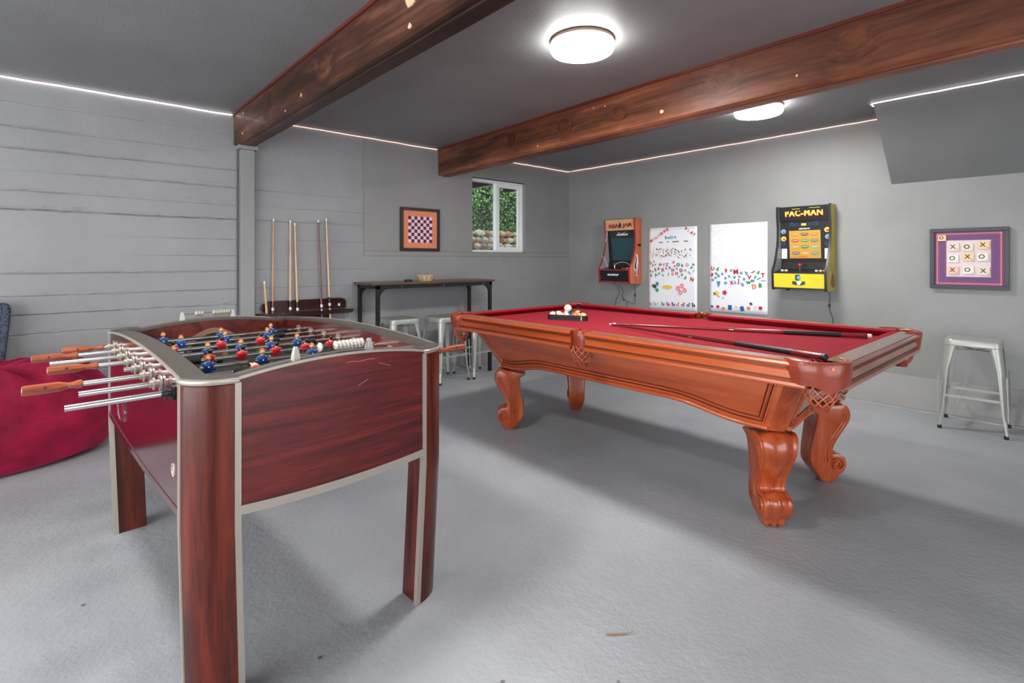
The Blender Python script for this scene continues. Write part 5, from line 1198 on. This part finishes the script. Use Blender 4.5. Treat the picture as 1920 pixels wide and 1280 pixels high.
for i, wd in enumerate(('these', 'are', 'wonderful', 'times')):
    x = (268, 362, 468, 608)[i]; X, Z = c1(x, 286-6*i); m.mesh_in(text_mesh(wd, .022, .0006, .0014), on_back(X, -.0106, Z, 0, (1.05, .95, .9, 1.0)[i], 1))
o = m.build('word_strip', mat('brown_print', (156, 110, 86), .5), None, smooth=0); tag(o, 'line of small brown words below hello on the left whiteboard', 'magnets')
m = MB(); q = random.Random(6)
for r_ in range(34):
    z = .985-.50*r_/34 if r_ < 26 else .985-.50*r_/34; xx = .05+.02*q.random()
    while xx < .90:
        w_ = q.uniform(.04, .15); vert = q.random() < .18
        X = B2[0]+(B2[1]-B2[0])*xx; Z = B2[2]+(B2[3]-B2[2])*(z-.01); W_ = w_*(B2[1]-B2[0])
        m.cur = 0 if q.random() < .8 else 1
        if not vert: m.box((X, -.0108, Z), (X+W_*.85, -.0085, Z+.0075))
        xx += w_+.01+(.05*q.random() if r_ > 8 else 0)
o = m.build('word_magnets', [mat('pale_word_strip', (232, 233, 238), .5), mat('cream_word_strip', (234, 232, 228), .5)], None, smooth=0); o['kind'] = 'stuff'; tag(o, 'rows of faint pale word strips on the right whiteboard', 'magnets')

# ------------------------------------------------------------------ bean bag and chair at the left edge
BG = thing('bean_bag', 'large crimson velvet bean bag on the floor at the left', 'bean bag', (.50, -5.86, 0))
M_VEL = mat('crimson_velvet', (124, 8, 44), .75, bump=.9, bscale=7, sheen=.45, var=.45, vscale=6, spec=.2)
bt_ = M_VEL.node_tree.nodes['Principled BSDF']; bt_.inputs['Sheen Tint'].default_value = (1, .12, .28, 1)
RB, RBy = .40, .80
def bag(u, v):
    a = 2*PI*u; t_ = v; # v 0 bottom centre -> 1 top centre
    prof = ((0, 0, 0), (.12, .72, .0), (.22, .90, .04), (.42, 1.0, .24), (.62, .93, .42), (.78, .78, .53), (.88, .55, .565), (.95, .28, .55), (1., .02, .52))
    for (v0, r0, z0), (v1, r1, z1) in zip(prof[:-1], prof[1:]):
        if t_ <= v1: f = (t_-v0)/(v1-v0); f = f; r = r0+(r1-r0)*f; z = z0+(z1-z0)*f; break
    fold = (.5+.5*math.cos(17*a+1.6*math.sin(3*a)+3*t_))**1.5*max(0, (t_-.5)/.5)**.7
    n = vnoise(a*2.2+10 if a < PI else (2*PI-a)*2.2+10, t_*5).item()
    z = z - .02*(t_ > .5) + .115*fold*math.sin(PI*min(1, (t_-.5)*2)) + (.03*n if t_ > .3 else 0); r = r*(1+.05*n*(t_ > .1)) - .07*fold
    x = r*RB*math.cos(a); y = r*RBy*math.sin(a); x = max(x, -.34)
    return (x, y, max(0, z))
m = MB(); m.grid(bag, 160, 56); m.build('cover', M_VEL, BG, smooth=180, recalc=True)
CH = thing('chair', 'folded chair with blue-grey patterned upholstered back, leaning on the wall behind the bean bag', 'chair', (.10, -5.875, 0))
m = MB(); m.ring([[(dx, dy, z) for dx, dy in ((-.035, -w_), (.03, -w_), (.03, w_), (-.035, w_))] for z, w_ in ((.38, .215), (.52, .222), (.80, .248), (.90, .255), (.935, .245), (.945, .22))])
fab = mat('blue_grey_fabric', (74, 84, 106), .9, bump=.5, bscale=60)
nt = NT(fab); bs = nt.n['Principled BSDF']; vo = nt.new('ShaderNodeTexVoronoi', Scale=64.); tcx = nt.new('ShaderNodeTexCoord'); mp = nt.new('ShaderNodeMapping'); mp.inputs['Scale'].default_value = (1, 1.7, 1); nt.link(tcx.outputs['Object'], mp.inputs[0]); nt.link(mp.outputs[0], vo.inputs['Vector'])
rp = nt.new('ShaderNodeValToRGB'); rp.color_ramp.elements[0].position = .25; rp.color_ramp.elements[1].position = .5; rp.color_ramp.elements[0].color = lin((30, 35, 46)); rp.color_ramp.elements[1].color = lin((70, 78, 94)); nt.link(vo.outputs['Distance'], rp.inputs[0]); nt.link(rp.outputs[0], bs.inputs['Base Color'])
m.build('backrest', fab, CH, smooth=40, bevel=.02, seg=3)
MB().box((-.075, -.22, .42), (-.04, .22, .80)).build('seat', fab, CH, smooth=40, bevel=.012, seg=3)
for x in (-.055, -.01):
    for y in (-.2, .2): MB().cyl((x, y, 0), (x, y, .43), .010, .010, n=10).build('leg', M_DARKW, CH)

# a fallen dry leaf on the floor
m = MB(); P = [(-.042, 0), (-.02, .004), (.01, .005), (.04, .001), (.012, -.003), (-.02, -.003)]
m.add([(x, y, .0015+.004*abs(x)/.04) for x, y in P], [tuple(range(6))]); m.tube([(-.042, 0, .003), (0, .001, .003), (.042, .001, .006), (.05, .006, .008)], .0008, 4)
o = m.build('dry_leaf', mat('dry_leaf', (150, 112, 86), .7), None, smooth=0, solid=.0006); o.location = (3.837, -4.025, 0); o.rotation_euler = (0, 0, .9); tag(o, 'thin dry brown leaf lying on the grey floor in front', 'leaf')

for bad in (P_BLUE, P_RED):
    if bad.parent is None: bpy.data.objects.remove(bad)
